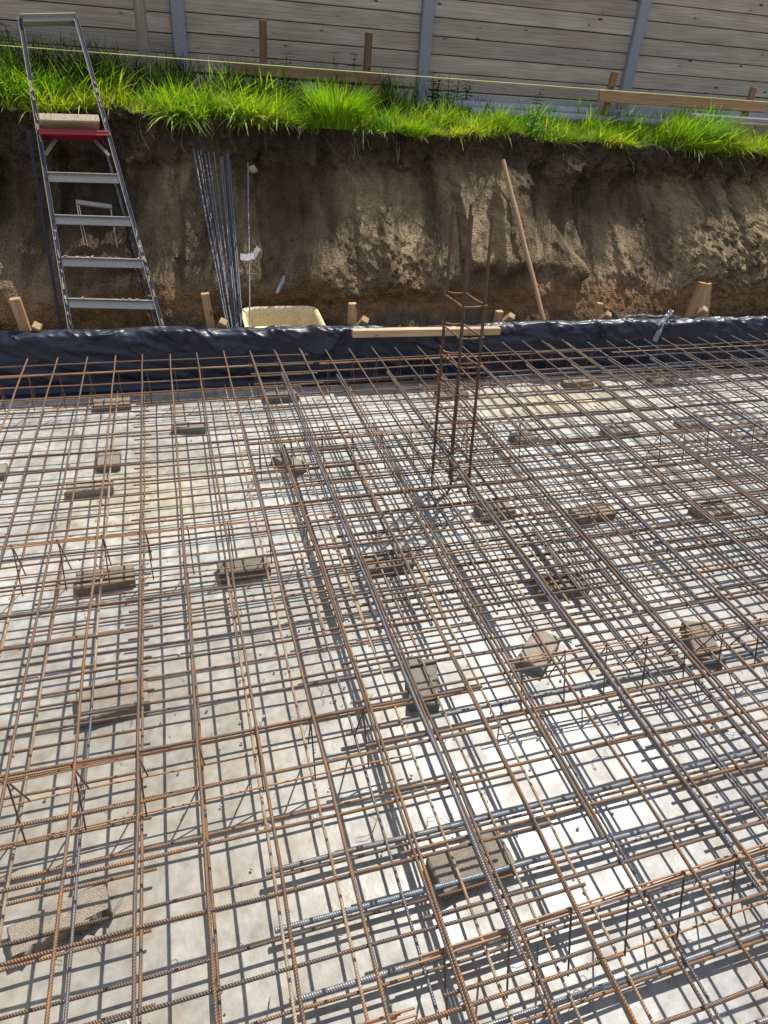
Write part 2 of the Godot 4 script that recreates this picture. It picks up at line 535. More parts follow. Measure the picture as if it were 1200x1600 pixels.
func build_ground() -> void:
	bn1 = fnl(1, 0.9, 4)
	bn2 = fnl(2, 5.0, 4)
	bn3 = fnl(3, 16.0, 4)
	bn4 = fnl(4, 9.0, 3)
	bn5 = fnl(5, 14.0, 2)
	bn7 = fnl(7, 30.0, 2)
	bn6 = fnl(6, 7.0, 3, FastNoiseLite.TYPE_CELLULAR)
	bn6.domain_warp_enabled = true
	bn6.domain_warp_amplitude = 0.06
	bn6.domain_warp_frequency = 8.0
	# blinding
	var xs := axis_steps(-9.0, -1.6, 5.4, 11.0, 0.25, 0.03)
	var zs := axis_steps(-4.12, -4.1, 0.6, 7.0, 0.25, 0.03)
	var p := PackedVector3Array()
	var u := PackedVector2Array()
	var cc := PackedColorArray()
	var sn := fnl(8, 0.5, 4)
	var sn2 := fnl(9, 2.2, 4)
	var sn3 := fnl(10, 0.35, 3)
	for z in zs:
		for x in xs:
			p.append(Vector3(x, 0.006 * sn.get_noise_2d(x, z) + 0.002 * sn2.get_noise_2d(x, z) - 0.004, z))
			u.append(Vector2(x * 0.8 + 0.13 * z, z * 0.8 - 0.1 * x))
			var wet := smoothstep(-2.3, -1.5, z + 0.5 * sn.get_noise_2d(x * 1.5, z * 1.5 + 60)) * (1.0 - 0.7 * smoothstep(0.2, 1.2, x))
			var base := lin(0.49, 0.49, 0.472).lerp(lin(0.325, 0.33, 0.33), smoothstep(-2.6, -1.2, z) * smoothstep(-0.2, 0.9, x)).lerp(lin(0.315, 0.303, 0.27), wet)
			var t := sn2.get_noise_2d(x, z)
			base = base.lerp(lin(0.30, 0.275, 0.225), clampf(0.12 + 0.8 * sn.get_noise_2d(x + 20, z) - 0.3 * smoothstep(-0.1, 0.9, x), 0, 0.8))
			base = base.lerp(lin(0.42, 0.33, 0.16), 0.75 * bump(x, z, 2.3, -3.45, 0.55, 0.22))
			base = base.lerp(lin(0.50, 0.42, 0.27), 0.6 * bump(x, z, -0.2, -2.75, 0.35, 0.3))
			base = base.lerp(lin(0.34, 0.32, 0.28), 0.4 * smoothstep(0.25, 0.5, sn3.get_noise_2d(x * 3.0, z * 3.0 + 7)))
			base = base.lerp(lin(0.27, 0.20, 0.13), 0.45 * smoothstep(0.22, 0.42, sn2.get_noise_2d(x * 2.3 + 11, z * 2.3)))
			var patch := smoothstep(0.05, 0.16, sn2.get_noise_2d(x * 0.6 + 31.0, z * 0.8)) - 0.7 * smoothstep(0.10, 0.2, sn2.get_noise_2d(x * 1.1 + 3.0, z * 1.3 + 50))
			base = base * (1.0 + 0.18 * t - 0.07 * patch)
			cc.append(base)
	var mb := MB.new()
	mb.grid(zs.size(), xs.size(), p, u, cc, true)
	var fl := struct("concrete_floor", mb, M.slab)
	fl.set_meta("label", "pale concrete blinding floor of the foundation pit under the bars")
	# trench floor behind the formwork
	xs = axis_steps(-9.0, -1.6, 5.6, 11.0, 0.3, 0.05)
	zs = axis_steps(-4.75, -4.74, -4.04, -4.03, 0.01, 0.05)
	p = PackedVector3Array(); u = PackedVector2Array(); cc = PackedColorArray()
	for z in zs:
		for x in xs:
			p.append(Vector3(x, 0.035 + 0.03 * bn1.get_noise_2d(x * 2, z * 2) + 0.015 * bn2.get_noise_2d(x, z), z))
			u.append(Vector2(x, z))
			cc.append(lin(0.15, 0.115, 0.08) * (1.0 + 0.5 * bn2.get_noise_2d(x, z)))
	mb = MB.new()
	mb.grid(zs.size(), xs.size(), p, u, cc, true)
	struct("trench_ground", mb, M.soil).set_meta("label", "brown soil in the narrow trench behind the black film")
	# the earth bank
	xs = axis_steps(-9.0, -1.5, 5.8, 11.0, 0.15, 0.0085)
	var rows := 170
	p = PackedVector3Array(); u = PackedVector2Array(); cc = PackedColorArray()
	for r in rows:
		var f := float(r) / (rows - 1)
		for x in xs:
			var y := f * edge_y(x)
			p.append(Vector3(x, y, bank_z(x, y)))
			u.append(Vector2(x, y))
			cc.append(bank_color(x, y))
	mb = MB.new()
	mb.grid(rows, xs.size(), p, u, cc, false)
	struct("earth_bank", mb, M.soil).set_meta("label", "dug earth bank of olive and brown soil below the grass")
	# upper ground from the bank's edge to the fence and on to the horizon
	xs = axis_steps(-9.0, -1.6, 5.8, 11.0, 0.3, 0.06)
	zs = PackedFloat32Array([0.0, 0.03, 0.08, 0.15, 0.25, 0.35, 0.5, 0.65, 0.8, 1.0, 1.2, 1.6, 2.4, 4.0])
	p = PackedVector3Array(); u = PackedVector2Array(); cc = PackedColorArray()
	for dz in zs:
		for x in xs:
			var ey := edge_y(x)
			var z0 := bank_z(x, ey)
			p.append(Vector3(x, lerpf(ey + 0.004, 1.44, smoothstep(0.0, 0.8, dz)) + (0.015 * bn2.get_noise_2d(x, dz) if dz > 0.0 else 0.0), z0 - dz))
			u.append(Vector2(x, dz))
			cc.append(lin(0.08, 0.07, 0.035) * (1.0 + 0.5 * bn2.get_noise_2d(x, dz + 9)))
	mb = MB.new()
	mb.grid(zs.size(), xs.size(), p, u, cc, false)
	struct("upper_ground", mb, M.soil).set_meta("label", "soil ledge between the bank's edge and the fence")
	mb = MB.new()
	var e := 300.0
	var gc := lin(0.10, 0.10, 0.05)
	mb.quad([Vector3(-e, 1.42, -e), Vector3(e, 1.42, -e), Vector3(e, 1.42, -8.6), Vector3(-e, 1.42, -8.6)], [Vector2(-e, -e), Vector2(e, -e), Vector2(e, 0), Vector2(-e, 0)], Vector3.UP, gc)
	mb.quad([Vector3(-e, 1.42, -8.6), Vector3(-9, 1.42, -8.6), Vector3(-9, 1.42, e), Vector3(-e, 1.42, e)], [Vector2(-e, -e), Vector2(e, -e), Vector2(e, 0), Vector2(-e, 0)], Vector3.UP, gc)
	mb.quad([Vector3(11, 1.42, -8.6), Vector3(e, 1.42, -8.6), Vector3(e, 1.42, e), Vector3(11, 1.42, e)], [Vector2(-e, -e), Vector2(e, -e), Vector2(e, 0), Vector2(-e, 0)], Vector3.UP, gc)
	mb.quad([Vector3(-9, 1.42, 7), Vector3(11, 1.42, 7), Vector3(11, 1.42, e), Vector3(-9, 1.42, e)], [Vector2(-e, -e), Vector2(e, -e), Vector2(e, 0), Vector2(-e, 0)], Vector3.UP, gc)
	for w in [[Vector3(-9, 0, 7), Vector3(-9, 0, -8.6), Vector3.RIGHT], [Vector3(11, 0, -8.6), Vector3(11, 0, 7), Vector3.LEFT], [Vector3(11, 0, 7), Vector3(-9, 0, 7), Vector3.FORWARD]]:
		var h := Vector3(0, 1.42, 0)
		mb.quad([w[0], w[1], w[1] + h, w[0] + h], [Vector2(0, 0), Vector2(9, 0), Vector2(9, 1), Vector2(0, 1)], w[2], lin(0.2, 0.15, 0.1))
	struct("ground", mb, M.soil).set_meta("label", "level ground round the pit")

# ---------------------------------------------------------------- reinforcement
func bar(called: String, a: Vector3, b: Vector3, r: float, mat: String, parent: Node3D, wob := 0.0028, sides := 8) -> MeshInstance3D:
	var mb := MB.new()
	var p := line(a, b, 0.22, wob)
	var cols := []
	var t := rf(0.75, 1.15)
	var warm := rf(-0.08, 0.08)
	for i in p.size():
		var q := t * rf(0.8, 1.16)
		var w := warm + rf(-0.13, 0.10)
		cols.append(Color(q * (1.0 + w), q, q * (1.0 - 1.3 * w)))
	mb.tube(p, r, sides, cols, rf(0, 1))
	return obj(called, mb, M[mat], parent, (a + b) * 0.5 if parent == self else Vector3.ZERO)

func pick(kinds: Array) -> String:
	return kinds[rng.randi() % kinds.size()]

func mat_sheet(label: String, x0: float, x1: float, z0: float, z1: float, lx: PackedFloat32Array, tz: PackedFloat32Array, y: float, kinds_long: Array, kinds_cross: Array, r: float, group: String) -> void:
	var t := thing("reinforcement_mesh", label, "reinforcement mesh", Vector3((x0 + x1) / 2, y, (z0 + z1) / 2), group)
	var tmb := MB.new()
	var sag := fnl(int(x0 * 97 + z0 * 31) + 700, 0.6, 2)
	for x in lx:
		if x < x0 or x > x1: continue
		bar("long_bar", Vector3(x + rf(-0.004, 0.004), y + 0.004 * sag.get_noise_1d(x), z0 + rf(-0.006, 0.006)), Vector3(x + rf(-0.004, 0.004), y, z1), r, pick(kinds_long), t)
	for z in tz:
		if z < z0 or z > z1: continue
		if kinds_long.size() and y > 0.2:
			for x in lx:
				if x < x0 or x > x1 or x > 2.6 or z < -3.0 or rng.randf() > 0.22: continue
				tie(tmb, Vector3(x, y - r, z), 0.009)
		bar("cross_bar", Vector3(x0 + rf(-0.004, 0.004), y - 2.0 * r + 0.0005, z + rf(-0.004, 0.004)), Vector3(x1 + rf(-0.006, 0.006), y - 2.0 * r + 0.0005, z + rf(-0.004, 0.004)), r, pick(kinds_cross), t)
	if tmb.v.size(): obj("tie_wires", tmb, M.wire, t).set_meta("kind", "stuff")

func series(a: float, step: float, lo: float, hi: float) -> PackedFloat32Array:
	var o := PackedFloat32Array()
	var k := ceili((lo - a) / step)
	while a + k * step <= hi:
		o.append(a + k * step)
		k += 1
	return o

func tie(mb: MB, at: Vector3, s: float) -> void:
	# a twisted loop of binding wire round a crossing
	var p := PackedVector3Array()
	var ph := rf(0, TAU)
	for i in 15:
		var a := ph + TAU * i / 12.0
		p.append(at + Vector3(cos(a) * s, 0.010 * sin(a * 0.5 + ph), sin(a) * s))
	p.append(at + Vector3(rf(-1, 1) * s * 2.0, rf(0.01, 0.03), rf(-1, 1) * s * 2.0))
	mb.tube(p, 0.0009, 4, lin(0.03, 0.028, 0.028))

func loose_bar(label: String, a: Vector3, b: Vector3, r: float, mat: String, group: String, ties := 4) -> void:
	var t := thing("loose_bar", label, "steel bar", (a + b) / 2, group)
	bar("rod", a, b, r, mat, t, 0.002, 10)
	for i in ties:
		var mb := MB.new()
		tie(mb, a.lerp(b, rf(0.05, 0.95)), r + 0.006)
		obj("tie_wire", mb, M.wire, t)

func spacer(label: String, x0: float, x1: float, z: float, turn := 0.0) -> void:
	# welded truss that carries the upper layer: one top wire pair, slanting legs, two runners
	var t := thing("spacer_truss", label, "spacer", Vector3((x0 + x1) / 2, 0, z), "wire spacer trusses between the two layers")
	var yt := TOP - 0.022
	var yb := LOW + 0.012
	var c := (x0 + x1) / 2
	var f := func(x: float, y: float, dz: float) -> Vector3:
		return Vector3(x, y, z + dz + (x - c) * turn)
	var rustc := lin(0.30, 0.145, 0.06)
	for s in [-1, 1]:
		var mb := MB.new()
		mb.tube(line(f.call(x0, yt, s * 0.006), f.call(x1, yt + 0.003 * s, s * 0.006), 0.2, 0.0015), 0.0025, 6, rustc * rf(0.8, 1.2))
		obj("top_wire", mb, M.wire, t)
		mb = MB.new()
		mb.tube(line(f.call(x0, yb, s * 0.055), f.call(x1, yb, s * 0.055), 0.2, 0.0015), 0.0028, 6, rustc * rf(0.7, 1.1))
		obj("runner", mb, M.wire, t)
	var x := x0 + 0.05
	while x < x1 - 0.02:
		for s in [-1, 1]:
			var mb := MB.new()
			var col := lin(0.10, 0.055, 0.035) * rf(0.7, 1.4)
			mb.tube(PackedVector3Array([f.call(x, yt + 0.012, 0.0), f.call(x + 0.004, yt - 0.02, s * 0.006), f.call(x + rf(0.0, 0.016), yb - 0.008, s * 0.06)]), 0.0024, 6, col)
			obj("leg", mb, M.wire, t)
		x += 0.15

func block(label: String, x: float, z: float, turn_deg: float, l: float, w: float, h: float, broken := 0.0) -> void:
	var mb := MB.new()
	var base := lin(0.45, 0.38, 0.30).lerp(lin(0.34, 0.31, 0.27), rng.randf()) * rf(0.68, 1.0)
	# a block cut from layers of points so that its edges are chipped
	var bn := fnl(int(x * 1000) + int(z * 777), 22.0, 3)
	var xf := Transform3D(Basis(Vector3.UP, deg_to_rad(turn_deg)), Vector3(x, 0, z))
	var nx := 14
	var nz := 8
	var inside := func(i: int, j: int, y: float, inset: float) -> Vector3:
		var fx := (float(i) / nx - 0.5) * (l - inset * 2)
		var fz := (float(j) / nz - 0.5) * (w - inset * 2)
		if broken > 0.0 and j == nz: fz -= broken * absf(bn.get_noise_2d(fx * 2.0, 3.0)) * 2.0 + broken * 0.25 * float(i % 2)
		var e := 0.0042 * bn.get_noise_3d(fx, y, fz)
		return xf * Vector3(fx + e, y + 0.0012 * bn.get_noise_3d(fx * 3, 5, fz * 3), fz + e)
	for i in nx:
		for j in nz:
			mb.quad([inside.call(i, j, h, 0.004), inside.call(i + 1, j, h, 0.004), inside.call(i + 1, j + 1, h, 0.004), inside.call(i, j + 1, h, 0.004)], [Vector2(), Vector2(), Vector2(), Vector2()], Vector3.UP, base * (1.0 + 0.25 * bn.get_noise_2d(i * 0.3, j * 0.3)))
	var ring := []
	for i in nx: ring.append([i, 0])
	for j in nz: ring.append([nx, j])
	for i in nx: ring.append([nx - i, nz])
	for j in nz: ring.append([0, nz - j])
	for k in ring.size():
		var a = ring[k]
		var b = ring[(k + 1) % ring.size()]
		for lv in [[h, 0.004, h - 0.005, 0.0], [h - 0.005, 0.0, -0.004, 0.001]]:
			var q := [inside.call(a[0], a[1], lv[0], lv[1]), inside.call(b[0], b[1], lv[0], lv[1]), inside.call(b[0], b[1], lv[2], lv[3]), inside.call(a[0], a[1], lv[2], lv[3])]
			var nn: Vector3 = (q[1] - q[0]).cross(q[3] - q[0]).normalized()
			var out: Vector3 = q[0] - Vector3(x, q[0].y, z)
			if nn.dot(out) < 0: nn = -nn
			mb.quad(q, [Vector2(), Vector2(), Vector2(), Vector2()], nn, base * rf(0.85, 1.0))
	tag(obj("paving_block", mb, M.block, self, Vector3(x, 0, z)), label, "paving block", "paving blocks under the lower layer of mesh")

func build_steel() -> void:
	var rl := ["rust", "rust", "rust_dark"]
	var rc := ["rust", "rust_dark"]
	var sl := ["rust", "scale", "rust_dark", "scale"]
	var sc := ["rust", "rust_dark", "scale"]
	var gg := "mesh sheets of the upper layer"
	var lxA := series(0.088, 0.1505, -1.6, 0.72)
	var tzA := series(-0.585, 0.147, -3.84, 0.75)
	var lxB := series(0.400, 0.149, 0.37, 6.5)
	var tzB := series(-0.607, 0.147, -3.84, 0.75)
	mat_sheet("leftmost rusty mesh sheet of the upper layer, ending left of the column cage", -1.62, 0.735, -3.90, 0.8, lxA, tzA, TOP, rl, rc, 0.0043, gg)
	mat_sheet("rusty upper mesh sheet that the column cage stands in", 0.361, 2.50, -3.86, 0.8, lxB, tzB, TOP + 0.002, rl, rc, 0.0043, gg)
	var lxC := series(0.400 + 0.012, 0.149, 2.2, 6.5)
	mat_sheet("upper mesh sheet to the right of the column cage, before the far stakes", 2.20, 4.32, -3.80, 0.8, lxC, series(-0.595, 0.147, -3.8, 0.75), TOP + 0.004, sl, sc, 0.0043, gg)
	mat_sheet("rightmost upper mesh sheet, cut off by the picture's right edge", 4.02, 6.1, -3.76, 0.8, series(0.4, 0.149, 4.02, 6.1), tzB, TOP + 0.002, sl, sc, 0.0043, gg)
	# lower layer
	var g2 := "mesh sheets of the lower layer"
	var blx := series(0.07, 0.15, -1.75, 6.2)
	var lo := ["dusty", "dusty", "rust", "scale"]
	var lc := ["rust", "rust", "rust_dark"]
	var lr := ["scale", "scale", "dusty", "rust_dark"]
	var ex := PackedFloat32Array()
	for x in blx: ex.append(x + 0.058)
	mat_sheet("extra mesh sheet of the lower layer around the column cage foot", 0.55, 1.95, -3.25, -1.62, ex, series(-0.62, 0.1465, -3.24, -1.64), LOW + 0.013, lr, ["rust", "scale", "rust_dark"], 0.0042, g2)
	var ex2 := PackedFloat32Array()
	for x in blx: ex2.append(x + 0.083)
	mat_sheet("extra mesh sheet of the lower layer in the right half, beyond the tilted blocks", 1.85, 4.2, -3.05, -1.45, ex2, series(-0.655, 0.1465, -3.04, -1.46), LOW + 0.014, lr, ["rust", "scale", "rust_dark"], 0.0042, g2)
	var cols := [[-1.75, -0.20, 0.0], [-0.60, 1.60, 0.055], [1.25, 3.40, 0.02], [3.05, 5.25, 0.075]]
	var cn := ["at the far left", "left of the column cage", "right of the column cage", "at the far right"]
	for i in 4:
		var q = cols[i]
		var zf := series(-0.675 - q[2] - (0.0 if i != 1 else -0.11), 0.1465, -3.87, -1.66)
		var shift := PackedFloat32Array()
		for x in blx:
			if i != 1 or x > -0.15: shift.append(x + 0.011 * i)
		mat_sheet("far mesh sheet of the lower layer %s, beside the black film" % cn[i], -0.28 if i == 1 else q[0], q[1], -3.88, -1.665, shift, zf, LOW + 0.001 * i, lo if i < 2 else lr, lc, 0.0042, g2)
		var sh2 := PackedFloat32Array()
		for x in blx:
			if i != 1 or x > -0.15: sh2.append(x + 0.011 * i - (0.012 if i != 1 else 0.0))
		mat_sheet("near mesh sheet of the lower layer %s, close to the camera" % cn[i], q[0], q[1], -2.11, 0.8, sh2 if i == 1 else blx, series(-0.675 - q[2] - (0.0 if i != 1 else 0.0), 0.1465, -2.1, 0.75), LOW + 0.001 * i, lo if i < 2 else lr, lc, 0.0042, g2)
	# loose grey bars along the upper layer
	var ord := ["leftmost", "second", "third", "fourth", "fifth", "sixth", "seventh", "eighth", "ninth", "tenth", "eleventh", "twelfth"]
	for k in 12:
		var x := 0.829 + 0.298 * (k - 1)
		if k == 0: x = 0.526
		var zn: float = [-0.48, -0.65, -0.58, -0.72, -0.60, -0.55, -0.66, -0.5, -0.6, -0.6, -0.6, -0.6][k]
		var lab: String = "%s from the left of the thick grey bars laid lengthwise on the upper mesh" % ord[k]
		if k == 11: lab = "rightmost of the thick grey bars laid lengthwise on the upper mesh"
		loose_bar(lab, Vector3(x, TOP + 0.003, -3.47 + rf(-0.05, 0.06)), Vector3(x + rf(-0.004, 0.004), TOP + 0.003, zn + rf(-0.02, 0.02)), 0.0062, pick(["scale", "scale", "rust_dark"]), "thick grey bars laid lengthwise on the upper mesh", 5)
	# loose bars across at the right
	var zx := [-3.36, -3.09, -2.81, -2.53, -2.255, -1.955, -1.71, -1.42]
	for k in zx.size():
		var lab: String = "%s thick dark bar across the right half, counted from the black film" % ["first", "second", "third", "fourth", "fifth", "sixth", "seventh", "eighth"][k]
		loose_bar(lab, Vector3(1.73 + rf(-0.03, 0.06), TOP - 0.0155, zx[k] + 0.012), Vector3(6.0 + rf(-0.1, 0.1), TOP - 0.0155, zx[k] - 0.03), 0.006, pick(["scale", "rust_dark", "scale"]), "thick dark bars across the right half", 4)
	# loose thick grey bars across, in the lower layer
	var gz := [[-0.30, 0.10, 2.3, "first"], [-0.45, 0.08, 2.3, "second"], [-0.604, 0.073, 2.25, "third"], [-0.752, 0.067, 2.3, "fourth"], [-0.893, 0.064, 2.2, "fifth"], [-1.25, 0.36, 1.95, "sixth"]]
	for g in gz:
		loose_bar("%s thick bright grey bar across the lower mesh, counted from the bottom edge" % g[3], Vector3(g[1], LOW - 0.009, g[0]), Vector3(g[2] + rf(-0.05, 0.05), LOW - 0.009, g[0] + 0.004), 0.0070, "grey", "thick grey bars across the lower mesh", 4)
	# loose bars lengthwise in the lower layer, near the column
	var lz := [[0.462, -3.05, -1.71, "leftmost"], [0.77, -3.0, -1.62, "second"], [1.06, -3.1, -1.66, "third"], [1.37, -3.0, -1.6, "rightmost"]]
	for g in lz:
		loose_bar("%s of the thick bars laid lengthwise on the lower mesh near the cage" % g[3], Vector3(g[0], LOW + 0.012, g[1]), Vector3(g[0] - 0.006, LOW + 0.012, g[2]), 0.0062, "scale", "thick bars laid lengthwise on the lower mesh", 3)
	# spacer trusses
	spacer("spacer truss along the film at the left edge of the mesh", -1.3, 0.68, -3.72)
	spacer("spacer truss along the film behind the column cage", 0.78, 2.7, -3.70)
	spacer("spacer truss along the film under the right stakes", 2.76, 4.75, -3.66)
	spacer("spacer truss crossing the left half at mid depth", -1.3, 0.55, -2.15)
	spacer("spacer truss just left of the column cage foot", 0.25, 1.75, -2.78)
	spacer("spacer truss crossing the lower left of the mesh", -0.72, 0.52, -1.17, -0.01)
	spacer("spacer truss between the two tilted blocks at the right", 0.86, 2.4, -1.235, 0.02)
	spacer("nearest spacer truss at the lower right corner", 0.335, 1.9, -0.555, -0.02)
	spacer("spacer truss at the far right, halfway to the film", 2.3, 4.4, -2.55)
	spacer("short spacer truss near the bottom edge, left of the nearest one", -0.9, 0.3, -0.47, 0.02)

func build_cage() -> void:
	var t := thing("column_cage", "tall rusty column cage of four upright bars with square stirrups", "column cage", Vector3(1.17, 0.05, -2.54))
	var foot := [Vector3(1.118, 0.05, -2.60), Vector3(1.165, 0.05, -2.475), Vector3(1.235, 0.05, -2.425), Vector3(1.190, 0.05, -2.555)]
	var head := [Vector3(1.127, 1.272, -2.745), Vector3(1.131, 1.306, -2.58), Vector3(1.229, 1.266, -2.58), Vector3(1.215, 1.232, -2.745)]
	for i in 4:
		var mb := MB.new()
		var p := PackedVector3Array()
		# bent foot
		var toe: Vector3 = foot[i] + [Vector3(-0.03, 0, 0.10), Vector3(-0.09, 0, 0.06), Vector3(0.03, 0, 0.10), Vector3(0.10, 0, -0.03)][i]
		p.append(toe); p.append(toe.lerp(foot[i], 0.75)); p.append(foot[i] + Vector3(0, 0.025, 0))
		for k in range(1, 9): p.append(foot[i].lerp(head[i], 0.05 + 0.95 * k / 8.0))
		var cols := []
		for q in p.size(): cols.append(Color(0.50, 0.44, 0.40) * rf(0.8, 1.1))
		mb.tube(p, 0.0068, 10, cols, rf(0, 1))
		obj("upright_bar", mb, M.rust, t)
	for y in [0.15, 0.28, 0.41, 0.54, 0.665, 0.79, 0.92]:
		var f: float = (y - 0.05) / 1.22
		var mb := MB.new()
		var c: Array = []
		var mid := Vector3.ZERO
		for i in 4:
			c.append(foot[i].lerp(head[i], f))
			mid += c[i] * 0.25
		var p := PackedVector3Array()
		for i in 5:
			var q: Vector3 = c[i % 4]
			q.y = mid.y + [0.0, -0.004, 0.004, 0.006, 0.010][i]
			q += (q - mid).normalized() * 0.011
			var nx: Vector3 = c[(i + 1) % 4]
			nx.y = mid.y
			if i < 4:
				p.append(q)
				nx += (nx - mid).normalized() * 0.011
				p.append(q.lerp(nx, 0.5))
			else:
				p.append(q)
		p.append(p[p.size() - 1] + Vector3(0.03, 0.002, 0.035))
		mb.tube(p, 0.0043, 8, lin(1.15, 0.88, 0.62), rf(0, 1))
		obj("stirrup", mb, M.rust, t)

func build_blocks() -> void:
	var L := [
		["pale block flat on the floor beside the film, far left", -0.41, -3.76, 2.0, 0.20, 0.10],
		["tilted long block among dense bars, upper left", 0.0, -3.40, -14.0, 0.18, 0.07],
		["small square block left of the tilted long one", -0.40, -3.10, 0.0, 0.11, 0.13],
		["long grey block lying across the left side, above the middle", -0.47, -2.86, 2.0, 0.20, 0.08],
		["block cut off by the picture's left edge", -0.95, -3.08, 2.0, 0.20, 0.09],
		["slanted dark block left of the column cage, between grey bars", 0.47, -2.93, -52.0, 0.19, 0.08],
		["dark block in shadow at the left, under the mid-depth truss", -0.37, -2.17, 4.0, 0.21, 0.10],
		["dark block in shadow right of the mid-depth truss", 0.15, -2.13, 5.0, 0.20, 0.10],
		["block below and left of the column cage foot, under doubled bars", 0.73, -2.05, 6.0, 0.20, 0.10],
		["block right beside the column cage foot", 1.34, -2.33, 6.0, 0.17, 0.10],
		["pale block beside the film behind the column cage", 1.62, -3.62, 4.0, 0.20, 0.10],
		["block behind the column cage, half hidden by its stirrups", 0.55, -3.73, 3.0, 0.20, 0.10],
		["small block right of the cage at two thirds of its height", 1.81, -2.98, 4.0, 0.14, 0.09],
		["block under dense bars at the right, near the yellow stain", 2.44, -2.98, 5.0, 0.20, 0.10],
		["block at the far right below the stakes", 2.97, -3.0, 6.0, 0.19, 0.10],
		["dark block right of the cage foot, in the bars' shade", 1.80, -2.22, 8.0, 0.20, 0.11],
		["dark block near the right edge at mid depth", 2.41, -2.12, 8.0, 0.20, 0.10],
		["block with a notched front, right of the middle", 1.38, -1.77, -6.0, 0.21, 0.12],
		["kite shaped tilted block right of the middle", 1.12, -1.45, 42.0, 0.19, 0.10],
		["upright narrow block near the right edge", 1.75, -1.35, 68.0, 0.20, 0.10],
		["block at the centre with its long side pointing away", 0.66, -1.40, 74.0, 0.20, 0.10],
		["broad block at the left with a deep dark front", -0.32, -1.56, 6.0, 0.21, 0.13],
		["large tan block at the bottom, under the grey doubled bar", 0.585, -0.795, 6.0, 0.215, 0.105],
		["block with a broken edge in the lower left corner", -0.41, -0.905, 15.0, 0.215, 0.085],
		["block near the film at the far right, on the stained floor", 3.2, -3.62, 4.0, 0.2, 0.1],
		["block near the film behind the yellow stain", 2.55, -3.66, -6.0, 0.2, 0.09]]
	for b in L:
		block(b[0], b[1], b[2], b[3], b[4], b[5], 0.034, 0.02 if b[0].contains("broken") else 0.0)

# ---------------------------------------------------------------- edge of the pit
func zf(x: float) -> float: return -4.02 + 0.03 * (x + 1.0)

